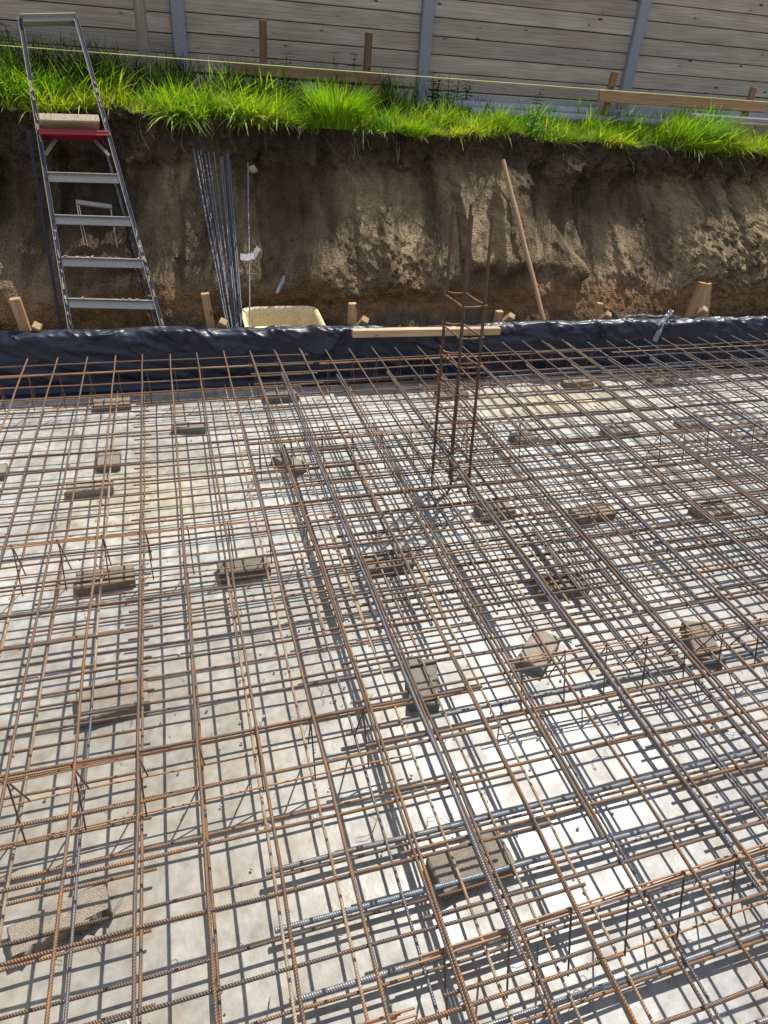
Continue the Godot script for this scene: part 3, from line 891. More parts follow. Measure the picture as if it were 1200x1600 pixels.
func build_film() -> void:
	var n1 := fnl(81, 1.6, 3)
	var n2 := fnl(82, 5.0, 3)
	var n3 := fnl(83, 14.0, 2)
	var prof := [Vector2(-0.13, 0.10), Vector2(-0.105, 0.25), Vector2(-0.09, 0.325), Vector2(-0.06, 0.345), Vector2(-0.01, 0.345), Vector2(0.015, 0.325), Vector2(0.022, 0.25), Vector2(0.026, 0.12), Vector2(0.034, 0.03), Vector2(0.05, 0.010), Vector2(0.075, 0.006)]
	var cv := Curve2D.new()
	for q in prof: cv.add_point(q)
	var rows := 72
	var xs := axis_steps(-4.5, -1.4, 5.4, 8.0, 0.06, 0.010)
	var p := PackedVector3Array()
	var u := PackedVector2Array()
	var cc := PackedColorArray()
	var len := cv.get_baked_length()
	for r in rows:
		var s := len * r / (rows - 1)
		var q := cv.sample_baked(s)
		var f := float(r) / (rows - 1)
		for x in xs:
			# long folds that fall down the face at a slant, small crumples along the lip
			var face := smoothstep(0.02, 0.10, q.y) * smoothstep(0.0, 0.03, q.x + 0.02)
			var lip := smoothstep(0.26, 0.34, q.y)
			var a := x * 0.9 + q.y * (2.4 * n1.get_noise_1d(x * 0.35) + 1.2)
			var fold := 1.0 - absf(n1.get_noise_2d(a * 1.1, q.y * 0.8)) * 3.2
			fold = pow(maxf(0.0, fold), 1.3)
			var crease := maxf(0.0, 1.0 - absf(n2.get_noise_2d(x * 0.6 + q.y * 0.7, q.y * 0.9 + 3.0)) * 6.0)
			var d := face * (0.014 * fold + 0.022 * n1.get_noise_2d(a * 1.3, q.y * 1.5 + 9) + 0.008 * crease) + lip * (0.014 * crease + 0.012 * n2.get_noise_2d(x * 0.7, q.x * 3) + 0.002 * n3.get_noise_2d(x, q.x * 2 + q.y))
			var lift := lip * (0.012 * n1.get_noise_1d(x * 1.3 + 4.0) + 0.007 * n2.get_noise_1d(x * 0.8) + 0.014 * bump(x, 0, -0.35, 0, 0.35, 1) - 0.018 * bump(x, 0, 1.55, 0, 0.45, 1))
			var floor_ := (1.0 - smoothstep(0.02, 0.06, q.y)) * (0.004 + 0.006 * absf(n2.get_noise_2d(x, q.x * 4)))
			p.append(Vector3(x, q.y + lift + floor_ + lip * d * 0.7, zf(x) + q.x + d))
			u.append(Vector2(x, s))
			var dust := 0.045 * clampf(n2.get_noise_2d(x * 1.5, s * 2) + 0.4 * n3.get_noise_2d(x, s), 0, 1) * (0.10 + lip)
			cc.append(lin(0.010 + dust, 0.013 + dust, 0.030 + dust * 0.95))
	var mb := MB.new()
	mb.grid(rows, xs.size(), p, u, cc, true)
	tag(obj("plastic_film", mb, M.film, self, Vector3(2.0, 0, -4.0)), "shiny black plastic film draped over the edge boards of the pit", "plastic film")
	# edge boards under the film
	for i in 3:
		var x0: float = [-4.4, -0.4, 3.6][i]
		var x1: float = [-0.404, 3.596, 7.6][i]
		var t := MB.new()
		bar_box(t, Vector3(x0, 0.17, zf(x0) - 0.045), Vector3(x1, 0.17, zf(x1) - 0.045), 0.022, 0.31, 0.002, Color(0.8, 0.75, 0.7), Vector3.UP)
		tag(obj("edge_board", t, M.pine, self, Vector3((x0 + x1) / 2, 0, zf(x0))), ["edge board hidden under the black film at the left", "edge board hidden under the black film in the middle", "edge board hidden under the black film at the right"][i], "board", "edge boards under the film")
	# stakes with their nailed cleats
	var S := [
		[Vector3(-0.805, 0.0, -4.125), Vector3(-0.850, 0.525, -4.10), 0.055, "short light stake at the left edge, leaning left, with a wedge at its foot"],
		[Vector3(0.222, 0.0, -4.12), Vector3(0.170, 0.535, -4.10), 0.048, "slim brown stake left of the leaning steel rods"],
		[Vector3(1.072, 0.0, -4.09), Vector3(1.066, 0.465, -4.075), 0.050, "square stake at the left end of the long batten"],
		[Vector3(2.085, 0.0, -4.09), Vector3(2.088, 0.395, -4.06), 0.050, "square stake at the right end of the long batten"],
		[Vector3(2.80, 0.0, -4.08), Vector3(2.850, 0.435, -4.05), 0.048, "stubby stake between the stick and the plastic strip"],
		[Vector3(3.60, 0.0, -4.05), Vector3(3.668, 0.565, -4.05), 0.055, "tall brown stake leaning right beside the short plank"]]
	for s in S:
		var t := thing("timber_stake", s[3], "stake", s[0], "stakes behind the black film")
		var mb_in := MB.new()
		bar_box(mb_in, s[0], s[1], s[2], s[2] * 0.75, 0.003, Color(0.85, 0.72, 0.58) * rf(0.9, 1.05), Vector3(0, 0, 1))
		obj("post", mb_in, M.pine, t)
		mb_in = MB.new()
		var up: Vector3 = (s[1] - s[0]).normalized()
		var q: Vector3 = s[0] + up * (0.335 + rf(0.0, 0.02)) + Vector3(0.055, 0.01, 0.01)
		bar_box(mb_in, q + Vector3(-0.005, -0.05, -0.03), q + Vector3(0.02, 0.03, 0.045), 0.045, 0.042, 0.003, Color(0.95, 0.88, 0.78), Vector3(0, 0.4, 1))
		obj("cleat", mb_in, M.pine, t)
	var b := MB.new()
	bar_box(b, Vector3(1.03, 0.328, zf(1.0) + 0.043), Vector3(2.02, 0.322, zf(2.0) + 0.045), 0.045, 0.045, 0.002, Color(1.0, 0.98, 0.92), Vector3.UP)
	tag(obj("timber_batten", b, M.pine, self, Vector3(1.5, 0.3, -3.95)), "long pale batten lying along the film between two stakes", "batten")
	b = MB.new()
	bar_box(b, Vector3(3.86, 0.06, -4.08), Vector3(3.752, 0.53, -4.12), 0.105, 0.022, 0.002, Color(0.80, 0.76, 0.70), Vector3(0, 0, 1))
	tag(obj("short_plank", b, M.pine, self, Vector3(3.8, 0.06, -4.1)), "short pale plank with nail holes leaning behind the film at the right", "plank")
	# strip of clear plastic over the film
	b = MB.new()
	var path := [Vector3(3.36, 0.415, -3.92), Vector3(3.33, 0.385, -3.91), Vector3(3.28, 0.345, -3.89), Vector3(3.24, 0.28, -3.845), Vector3(3.22, 0.22, -3.838)]
	ribbon(b, path, 0.034, Vector3(0.8, 0.2, 0.5), lin(0.75, 0.78, 0.82))
	var path2 := [Vector3(3.02, 0.365, -3.96), Vector3(3.12, 0.385, -3.93), Vector3(3.24, 0.372, -3.92), Vector3(3.36, 0.378, -3.93), Vector3(3.46, 0.35, -3.95)]
	ribbon(b, path2, 0.045, Vector3(0.0, 0.5, 1.0), lin(0.75, 0.78, 0.82))
	tag(obj("plastic_strip", b, M.clear, self, Vector3(3.3, 0.3, -3.9)), "crumpled strip of clear plastic hanging over the black film", "plastic strip")

func ribbon(mb: MB, path: Array, w: float, across: Vector3, col: Color) -> void:
	var cv := Curve3D.new()
	for i in path.size():
		var tan: Vector3 = (path[mini(i + 1, path.size() - 1)] - path[maxi(i - 1, 0)]) * 0.22
		cv.add_point(path[i], -tan, tan)
	var n := 26
	var L := cv.get_baked_length()
	var p := PackedVector3Array()
	var u := PackedVector2Array()
	var cc := PackedColorArray()
	var cr := fnl(int(w * 1000) + 5, 14.0, 2)
	for i in n:
		var q := cv.sample_baked(L * i / (n - 1))
		var t := (cv.sample_baked(minf(L, L * i / (n - 1) + 0.01)) - cv.sample_baked(maxf(0, L * i / (n - 1) - 0.01))).normalized()
		var side := (across - t * across.dot(t)).normalized()
		var nn := side.cross(t)
		for k in 7:
			var f := k / 6.0 - 0.5
			p.append(q + side * f * w + nn * (0.010 * cr.get_noise_2d(i * 0.03, k * 0.03)))
			u.append(Vector2(f, float(i) / n)); cc.append(col)
	mb.grid(n, 7, p, u, cc)

# ---------------------------------------------------------------- things against the bank
func build_ladder() -> void:
	var FL := Vector3(-0.628, 0.273, -4.30)
	var TL := Vector3(-0.725, 1.799, -5.45)
	var FR := Vector3(-0.097, 0.222, -4.36)
	var TR := Vector3(-0.415, 1.830, -5.52)
	var L := func(t: float) -> Vector3: return FL.lerp(TL, t)
	var R := func(t: float) -> Vector3: return FR.lerp(TR, t)
	var t := thing("step_ladder", "weathered aluminium step ladder with a red top step, leaning on the bank", "ladder", L.call(-0.12))
	var nrm: Vector3 = (R.call(0.5) - L.call(0.5)).cross(TL - FL).normalized()   # out of the ladder's face
	if nrm.z < 0: nrm = -nrm
	var silver := lin(0.50, 0.475, 0.44)
	var dark := lin(0.035, 0.038, 0.06)
	for s in [L, R]:
		var mb := MB.new()
		var a: Vector3 = s.call(-0.13)
		var b: Vector3 = s.call(1.0)
		var side: Vector3 = (R.call(0.5) - L.call(0.5)).normalized()
		# channel: dark painted web with bright edges
		bar_box(mb, a, b, 0.012, 0.050, 0.002, dark, nrm)
		var w := MB.new()
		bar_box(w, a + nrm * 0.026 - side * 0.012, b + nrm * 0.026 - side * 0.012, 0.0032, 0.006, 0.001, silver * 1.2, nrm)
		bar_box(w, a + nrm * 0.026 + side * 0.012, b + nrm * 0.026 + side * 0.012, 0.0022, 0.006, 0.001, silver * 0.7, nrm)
		bar_box(mb, a + nrm * 0.022, b + nrm * 0.022, 0.026, 0.006, 0.002, dark, nrm)
		var rail := obj("rail", mb, M.plain, t)
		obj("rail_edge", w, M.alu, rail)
		var mud := MB.new()
		for k in 26:
			var q: Vector3 = s.call(rf(-0.1, 0.33) if k < 18 else rf(0.55, 0.8))
			bar_box(mud, q + nrm * 0.0265 + side * rf(-0.009, 0.009), q + (TL - FL).normalized() * rf(0.01, 0.05) + nrm * 0.0265, rf(0.004, 0.016), 0.004, 0.001, lin(0.36, 0.29, 0.2) * rf(0.7, 1.2), nrm)
		obj("dried_mud", mud, M.plain, rail)
		mb = MB.new()
		bar_box(mb, s.call(-0.17), s.call(-0.125), 0.034, 0.056, 0.004, lin(0.02, 0.02, 0.02), nrm)
		obj("foot", mb, M.plain, t)
	var k := 0
	for f in [-0.04, 0.095, 0.228, 0.363, 0.500]:
		var mb := MB.new()
		var lt: Vector3 = L.call(f)
		var rt: Vector3 = R.call(f)
		var d := (rt - lt).normalized() * 0.012
		# flat tread with a front lip
		bar_box(mb, lt + d, rt - d, 0.004, 0.075, 0.001, silver * rf(0.85, 1.0), (nrm * 0.95 - Vector3.UP * 0.15))
		bar_box(mb, lt + d + nrm * 0.034 - Vector3(0, 0.028, 0), rt - d + nrm * 0.034 - Vector3(0, 0.028, 0), 0.062, 0.005, 0.001, silver * rf(0.9, 1.05), nrm)
		var tr := obj("tread", mb, M.alu, t)
		if k < 3:
			var mud := MB.new()
			for q in 20:
				var c: Vector3 = lt.lerp(rt, rf(0.05, 0.95)) + nrm * rf(0.0, 0.037) + Vector3(0, 0.004, 0)
				mud.box(Transform3D(Basis(Vector3.UP, rf(0, 3)), c), Vector3(rf(0.006, 0.03), 0.005, rf(0.005, 0.015)), 0.001, lin(0.36, 0.29, 0.2) * rf(0.7, 1.2))
			obj("dried_mud", mud, M.plain, tr)
		k += 1
	# red platform
	var mb := MB.new()
	var lt: Vector3 = L.call(0.625)
	var rt: Vector3 = R.call(0.625)
	bar_box(mb, lt + nrm * 0.01, rt + nrm * 0.01, 0.006, 0.12, 0.002, lin(0.27, 0.016, 0.024), (nrm * 0.98 - Vector3.UP * 0.1))
	bar_box(mb, lt + nrm * 0.072 - Vector3(0, 0.014, 0), rt + nrm * 0.072 - Vector3(0, 0.014, 0), 0.032, 0.006, 0.002, lin(0.27, 0.016, 0.024), nrm)
	obj("top_step", mb, M.plain, t).set_meta("label", "dark red top step")
	mb = MB.new()
	for s in [[lt, rt], [rt, lt]]:
		var dir: Vector3 = (s[1] - s[0]).normalized()
		bar_box(mb, s[0] - Vector3(0, 0.025, 0) + dir * 0.09 + nrm * 0.02, s[0] - (TL - FL).normalized() * 0.13 + dir * 0.015 + nrm * 0.02, 0.022, 0.006, 0.001, lin(0.25, 0.22, 0.18), nrm)
	obj("corner_brace", mb, M.alu, t)
	# cream tray above it, then the hand hoop
	mb = MB.new()
	lt = L.call(0.656); rt = R.call(0.656)
	var sd := (rt - lt).normalized()
	bar_box(mb, lt + sd * 0.015 + nrm * 0.03, rt - sd * 0.04 + nrm * 0.03, 0.018, 0.10, 0.004, lin(0.62, 0.53, 0.40), (nrm - Vector3.UP * 0.12))
	bar_box(mb, lt + sd * 0.015 + nrm * 0.078 + Vector3(0, 0.008, 0), rt - sd * 0.04 + nrm * 0.078 + Vector3(0, 0.008, 0), 0.042, 0.012, 0.004, lin(0.66, 0.57, 0.44), nrm)
	obj("tray", mb, M.plastic, t)
	mb = MB.new()
	lt = L.call(0.995); rt = R.call(0.995)
	bar_box(mb, lt, rt, 0.030, 0.048, 0.003, silver * 0.95, nrm)
	bar_box(mb, lt + Vector3(0, 0.018, 0) + nrm * 0.01, rt + Vector3(0, 0.018, 0) + nrm * 0.01, 0.006, 0.052, 0.002, silver * 1.3, nrm)
	obj("hoop_bar", mb, M.alu, t)
	# folded rear legs behind
	mb = MB.new()
	bar_box(mb, L.call(-0.12) - nrm * 0.06 - sd * 0.05, L.call(0.66) - nrm * 0.07 - sd * 0.055, 0.018, 0.03, 0.002, dark * 0.4, nrm)
	obj("rear_leg", mb, M.plain, t)
	mb = MB.new()
	bar_box(mb, R.call(-0.12) - nrm * 0.06 - sd * 0.03, R.call(0.66) - nrm * 0.07 - sd * 0.03, 0.018, 0.03, 0.002, dark * 0.4, nrm)
	obj("rear_leg", mb, M.plain, t)
	mb = MB.new()
	var c0: Vector3 = L.call(0.43).lerp(R.call(0.42), 0.33) - nrm * 0.05
	var c1: Vector3 = L.call(0.43).lerp(R.call(0.42), 0.80) - nrm * 0.05 - Vector3(0, 0.015, 0)
	bar_box(mb, c0, c1, 0.028, 0.02, 0.002, silver * 0.8, nrm)
	obj("rear_brace", mb, M.alu, t)
	for q in [[c0 + Vector3(0.005, 0, 0), 0.23, 0.012], [c0 + Vector3(0.016, -0.01, 0), 0.23, 0.02], [c1 - Vector3(0.008, 0, 0), 0.22, 0.01]]:
		mb = MB.new()
		var a: Vector3 = q[0]
		mb.tube(PackedVector3Array([a, a + Vector3(q[2] * 0.3, -q[1] * 0.4, 0.05), a + Vector3(q[2], -q[1], 0.10)]), 0.003, 6, lin(0.55, 0.52, 0.48))
		obj("strap", mb, M.plain, t)

func build_leaning() -> void:
	# steel rods fanned against the bank
	var heads := [0.218, 0.245, 0.262, 0.291, 0.311, 0.352, 0.390, 0.404, 0.418, 0.432, 0.446]
	var feet := [0.316, 0.328, 0.322, 0.344, 0.338, 0.350, 0.356, 0.366, 0.374, 0.384, 0.392]
	var ord := ["leftmost", "second", "third", "fourth", "fifth", "sixth", "seventh", "eighth", "ninth", "tenth", "rightmost"]
	for i in heads.size():
		var top := Vector3(heads[i], 1.15 + rf(-0.02, 0.03), -5.16 + rf(-0.01, 0.02))
		var mb := MB.new()
		mb.tube(line(Vector3(feet[i], 0.06, -4.19 - 0.012 * (i % 3)), top, 0.4, 0.002), 0.0062, 8, Color(0.62, 0.64, 0.72) * rf(0.6, 1.1), rf(0, 1))
		tag(obj("steel_rod", mb, M.grey, self, Vector3(feet[i], 0.06, -4.2)), "%s dark steel rod of the fan leaning against the bank beside the tub" % ord[i], "steel rod", "steel rods leaning on the bank")
	var mb := MB.new()
	mb.tube(line(Vector3(0.432, 0.08, -4.28), Vector3(0.572, 1.108, -5.13), 0.3, 0.002), 0.0058, 8, Color(0.9, 0.9, 0.92), 0.2)
	tag(obj("single_rod", mb, M.grey, self, Vector3(0.43, 0.08, -4.28)), "single thin grey rod standing apart, right of the fan of rods", "steel rod")
	mb = MB.new()
	ribbon(mb, [Vector3(0.435, 0.622, -4.60), Vector3(0.475, 0.62, -4.58), Vector3(0.52, 0.635, -4.57), Vector3(0.555, 0.68, -4.585)], 0.042, Vector3(0.1, 1, 0.1), lin(0.72, 0.72, 0.78))
	tag(obj("paper_tag", mb, M.paper, self, Vector3(0.47, 0.65, -4.47)), "white paper tag curling from the leaning rods", "tag")
	# brown stick
	mb = MB.new()
	mb.tube(line(Vector3(2.53, 0.17, -4.10), Vector3(2.415, 1.193, -5.03), 0.2, 0.003), 0.017, 10, Color(0.74, 0.66, 0.60), 0.0, true, 2.0)
	tag(obj("wooden_stick", mb, M.pine, self, Vector3(2.53, 0.17, -4.1)), "round brown wooden stick leaning against the bank", "stick")
	# cream mixing tub
	var t := thing("mixing_tub", "dirty cream mixing tub standing behind the film below the rods", "tub", Vector3(0.67, 0.09, -4.33))
	var rings := [[0.185, 0.150, 0.0], [0.195, 0.160, 0.012], [0.240, 0.196, 0.190], [0.262, 0.218, 0.193], [0.264, 0.220, 0.184], [0.262, 0.218, 0.176], [0.244, 0.202, 0.179], [0.230, 0.190, 0.168], [0.190, 0.155, 0.020], [0.18, 0.145, 0.012]]
	mb = MB.new()
	var p := PackedVector3Array()
	var u := PackedVector2Array()
	var cc := PackedColorArray()
	var seg := 48
	var tn := fnl(91, 6.0, 3)
	# outside up to the lip, over it, then down the inside
	var order := [0, 1, 6, 5, 4, 3, 2, 7, 8, 9]
	for o in order:
		var q = rings[o]
		for s in seg + 1:
			var a := TAU * s / seg
			var cx: float = signf(cos(a)) * pow(absf(cos(a)), 0.32) * q[0]
			var cz: float = signf(sin(a)) * pow(absf(sin(a)), 0.32) * q[1]
			var tilt: float = 0.02 * cz / 0.2
			p.append(Vector3(0.67 + cx, 0.09 + q[2] - tilt, -4.345 + cz))
			u.append(Vector2(s, o))
			var dirt: float = clampf(tn.get_noise_3d(cx, q[2] * 2, cz) * 1.2, 0, 0.5) * (1.0 if o >= 7 else 0.4)
			cc.append(lin(0.74, 0.63, 0.40).lerp(lin(0.30, 0.20, 0.10), dirt))
	mb.grid(order.size(), seg + 1, p, u, cc, true)
	var b0 := p.size() - (seg + 1)
	for s in seg:
		mb.tri(Vector3(0.67, 0.102, -4.345), p[b0 + s], p[b0 + s + 1], Vector2(), Vector2(), Vector2(), Vector3.UP, lin(0.6, 0.48, 0.28))
		mb.tri(Vector3(0.67, 0.09, -4.345), p[s], p[s + 1], Vector2(), Vector2(), Vector2(), Vector3.DOWN, lin(0.6, 0.48, 0.28))
	obj("tub_shell", mb, M.plastic, t)
	mb = MB.new()
	bar_box(mb, Vector3(0.47, 0.25, -4.235), Vector3(0.70, 0.25, -4.24), 0.055, 0.03, 0.003, lin(0.92, 0.80, 0.52), Vector3(0, 1, 0.3))
	tag(obj("wooden_offcut", mb, M.plastic, self, Vector3(0.58, 0.27, -4.24)), "cream offcut lying in the mixing tub", "offcut")
	# clear tube stub and white stone in the bank
	mb = MB.new()
	mb.tube(PackedVector3Array([Vector3(0.735, 0.455, bank_z(0.735, 0.455) - 0.03), Vector3(0.665, 0.385, bank_z(0.7, 0.40) + 0.06)]), [0.022, 0.010], 12, lin(0.6, 0.62, 0.62))
	tag(obj("plastic_cone", mb, M.clear, self, Vector3(0.7, 0.4, -4.58)), "pale plastic cone sticking out of the bank above the tub", "plastic cone")
	for q in [[0.607, 1.055, 0.036, "white stone stuck in the dark soil right of the single rod", lin(0.62, 0.52, 0.44)], [2.02, 0.78, 0.02, "pale root stub in the bank beside the column cage top", lin(0.45, 0.36, 0.25)], [-0.17, 0.38, 0.022, "small tan stone in the bank under the lowest ladder step", lin(0.4, 0.32, 0.2)]]:
		mb = MB.new()
		pebble(mb, Vector3(q[0], q[1], bank_z(q[0], q[1]) + q[2] * 0.4), q[2], q[4])
		tag(obj("bank_stone", mb, M.block, self, Vector3(q[0], q[1], bank_z(q[0], q[1]))), q[3], "stone")

func pebble(mb: MB, at: Vector3, r: float, col: Color) -> void:
	var pn := fnl(int(at.x * 991 + at.z * 313), 0.8, 2)
	var b := mb.v.size()
	var rows := 8
	var cols := 11
	var p := PackedVector3Array()
	var u := PackedVector2Array()
	var cc := PackedColorArray()
	for i in rows:
		for j in cols:
			var a := PI * i / (rows - 1)
			var e := TAU * j / (cols - 1)
			var d := Vector3(sin(a) * cos(e), cos(a), sin(a) * sin(e))
			p.append(at + d * Vector3(1.0, 0.75, 0.9) * r * (1.0 + 0.5 * pn.get_noise_3dv(d * 1.2)))
			u.append(Vector2()); cc.append(col)
	mb.grid(rows, cols, p, u, cc)

# ---------------------------------------------------------------- fence and ledge
func build_fence() -> void:
	var t := thing("timber_fence", "weathered horizontal board fence between grey concrete posts on concrete base planks", "fence", Vector3(2.15, 1.3, -6.2))
	var zfn := func(x: float) -> float: return -6.2 + 0.018 * (x - 2.154)
	var posts := []
	for k in range(-5, 7): posts.append(2.154 + 1.919 * k)
	var mb: MB
	for x in posts:
		mb = MB.new()
		bar_box(mb, Vector3(x, 0.9, zfn.call(x) - 0.05), Vector3(x, 2.80, zfn.call(x) - 0.05), 0.096, 0.10, 0.006, lin(0.33, 0.35, 0.37) * rf(0.92, 1.06), Vector3(0, 0, 1))
		obj("concrete_post", mb, M.concrete, t)
	for k in posts.size() - 1:
		var x0: float = posts[k] + 0.0485
		var x1: float = posts[k + 1] - 0.0485
		mb = MB.new()
		bar_box(mb, Vector3(x0, 1.43, zfn.call(x0) - 0.05), Vector3(x1, 1.43, zfn.call(x1) - 0.05), 0.255, 0.04, 0.004, lin(0.56, 0.56, 0.55) * rf(0.9, 1.1), Vector3(0, 0, 1))
		obj("base_plank", mb, M.concrete, t)
		var y0: float = [1.56, 1.565, 1.560, 1.560, 1.575, 1.566, 1.5605, 1.535, 1.56, 1.55, 1.56][k]
		var w := 0.1225
		for r in 14:
			if y0 + (r + 1) * w > 2.79: break
			var yc := y0 + (r + 0.5) * w
			mb = MB.new()
			var tone := rf(0.80, 1.12)
			var cool := rf(-0.05, 0.04)
			if x0 < 0.0: tone *= 0.9
			bar_box(mb, Vector3(x0, yc, zfn.call(x0) - 0.052 + rf(-0.002, 0.002)), Vector3(x1, yc + rf(-0.001, 0.001), zfn.call(x1) - 0.052 + rf(-0.002, 0.002)), w - 0.006, 0.022, 0.003, Color(tone * (1 - cool), tone, tone * (1 + cool)), Vector3(0, 0, 1))
			obj("board", mb, M.fence, t)
			# the tongue behind, which closes the joint
		mb = MB.new()
		bar_box(mb, Vector3(x0, 2.14, zfn.call(x0) - 0.072), Vector3(x1, 2.14, zfn.call(x1) - 0.072), 1.16, 0.008, 0.001, Color(0.25, 0.24, 0.23), Vector3(0, 0, 1))
		obj("board_tongues", mb, M.fence, t)
	# a round post before the fence
	mb = MB.new()
	var rows := []
	var path := PackedVector3Array()
	for i in 14:
		path.append(Vector3(-0.025 + 0.003 * sin(i * 0.9), 1.2 + i * 0.11, -6.04))
		rows.append(0.042 + 0.003 * sin(i * 1.7))
	var cols := []
	for i in 14: cols.append(Color(0.62, 0.60, 0.58) * rf(0.9, 1.1))
	mb.tube(path, rows, 14, cols, 0.3, true, 2.0)
	tag(obj("round_post", mb, M.fence, self, Vector3(-0.03, 1.2, -6.04)), "round grey weathered wooden post in front of the fence", "post")
	# profile boards on stakes
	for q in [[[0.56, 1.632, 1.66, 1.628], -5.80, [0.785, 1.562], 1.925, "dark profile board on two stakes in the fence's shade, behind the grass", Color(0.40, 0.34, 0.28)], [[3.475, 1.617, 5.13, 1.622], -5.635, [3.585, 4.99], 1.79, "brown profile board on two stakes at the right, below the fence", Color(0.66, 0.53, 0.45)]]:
		var pb := thing("profile_board", q[4], "profile board", Vector3(q[0][0], 1.4, q[1]), "profile boards that carry the string")
		mb = MB.new()
		bar_box(mb, Vector3(q[0][0], q[0][1], q[1]), Vector3(q[0][2], q[0][3], q[1] + 0.02), 0.082, 0.024, 0.003, q[5], Vector3(0, 0.15, 1))
		obj("board", mb, M.pine, pb)
		for x in q[2]:
			mb = MB.new()
			bar_box(mb, Vector3(x, 1.25, q[1] - 0.038), Vector3(x + 0.012, q[3] - 0.02 * (x - q[2][0]), q[1] - 0.04), 0.05, 0.042, 0.004, q[5] * 0.72, Vector3(0, 0, 1))
			obj("stake", mb, M.pine, pb)
	mb = MB.new()
	bar_box(mb, Vector3(1.36, 1.53, -5.74), Vector3(1.66, 1.545, -5.75), 0.075, 0.03, 0.003, Color(0.4, 0.33, 0.27), Vector3(0, 0.2, 1))
	bar_box(mb, Vector3(1.44, 1.36, -5.735), Vector3(1.44, 1.50, -5.735), 0.06, 0.04, 0.003, Color(0.5, 0.42, 0.33), Vector3(0, 0, 1))
	tag(obj("timber_offcut", mb, M.pine, self, Vector3(1.5, 1.4, -5.75)), "dark timber offcut below the left profile board, half in the grass", "offcut")
	# string line
	mb = MB.new()
	mb.tube(line(Vector3(-3.0, 1.666, -5.45), Vector3(6.8, 1.662, -5.45), 0.5, 0.0), 0.0026, 6, lin(0.75, 0.76, 0.30))
	tag(obj("string_line", mb, M.string, self, Vector3(2, 1.66, -5.6)), "taut yellow string running across above the grass", "string")
	# grey pipes on the ground
	for q in [[Vector3(2.25, 1.485, -5.80), Vector3(4.05, 1.50, -5.72), 0.036, "upper grey plastic pipe lying behind the grass"], [Vector3(2.4, 1.452, -5.70), Vector3(4.3, 1.455, -5.66), 0.032, "lower grey plastic pipe lying behind the grass"]]:
		mb = MB.new()
		mb.tube(line(q[0], q[1], 0.4, 0.002), q[2], 18, lin(0.24, 0.26, 0.31))
		tag(obj("plastic_pipe", mb, M.pvc, self, q[0]), q[3], "pipe", "grey plastic pipes behind the grass")
	# weathered beam at the right
	mb = MB.new()
	bar_box(mb, Vector3(4.42, 1.455, -5.52), Vector3(5.9, 1.45, -5.50), 0.10, 0.10, 0.008, Color(0.55, 0.47, 0.42), Vector3(0, 0, 1))
	tag(obj("weathered_beam", mb, M.fence, self, Vector3(5, 1.4, -5.5)), "weathered beam lying in the grass at the right under the profile board", "beam")
	mb = MB.new()
	bar_box(mb, Vector3(4.35, 1.52, -5.58), Vector3(5.9, 1.515, -5.58), 0.05, 0.12, 0.012, lin(0.38, 0.38, 0.37), Vector3(0, 0, 1))
	tag(obj("concrete_strip", mb, M.concrete, self, Vector3(5, 1.5, -5.58)), "pale broken concrete strip behind the weathered beam", "concrete strip")

func blade(mb: MB, at: Vector3, h: float, w: float, lean: Vector3, col: Color, tip: Color) -> void:
	var n := 5
	var side := Vector3(-lean.z, 0, lean.x).normalized()
	if side.length() < 0.5: side = Vector3.RIGHT
	side = side.rotated(Vector3.UP, rf(-0.9, 0.9))
	var prev := [Vector3.ZERO, Vector3.ZERO]
	for i in n + 1:
		var f := float(i) / n
		var q := at + Vector3(0, h * (f - 0.25 * f * f * lean.length() / maxf(h, 0.01)), 0) + lean * f * f
		var hw := w * (1.0 - pow(f, 2.2)) * 0.5 + 0.0002
		var a := q - side * hw
		var b := q + side * hw
		if i > 0:
			var cl := col.lerp(tip, f)
			var nn: Vector3 = (prev[1] - prev[0]).cross(a - prev[0]).normalized()
			if nn.y < 0: nn = -nn
			mb.quad([prev[0], prev[1], b, a], [Vector2(0, 0), Vector2(1, 0), Vector2(1, 1), Vector2(0, 1)], nn, cl)
		prev = [a, b]

func meadow(called: String, label: String, variants: int, spots: Array) -> void:
	# spots: [position, height, lean, color]; a few blade shapes, one multimesh for each
	for vv in variants:
		var mb := MB.new()
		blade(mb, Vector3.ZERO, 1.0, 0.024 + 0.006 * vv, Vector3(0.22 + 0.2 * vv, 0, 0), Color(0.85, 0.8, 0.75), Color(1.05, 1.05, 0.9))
		var mm := MultiMesh.new()
		mm.transform_format = MultiMesh.TRANSFORM_3D
		mm.use_colors = true
		mm.mesh = mb.mesh()
		var mine := []
		for i in range(vv, spots.size(), variants): mine.append(spots[i])
		mm.instance_count = mine.size()
		for i in mine.size():
			var s = mine[i]
			var b := Basis(Vector3.UP, s[2])
			b = b.rotated(b * Vector3(0, 0, 1), -s[4])
			mm.set_instance_transform(i, Transform3D(b.scaled_local(Vector3(s[1], s[1], s[1] * s[5])), s[0]))
			mm.set_instance_color(i, s[3])
		var o := MultiMeshInstance3D.new()
		o.multimesh = mm
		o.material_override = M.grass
		o.name = numbered(called)
		add_child(o, true)
		tag(o, label, "grass", "", "stuff")

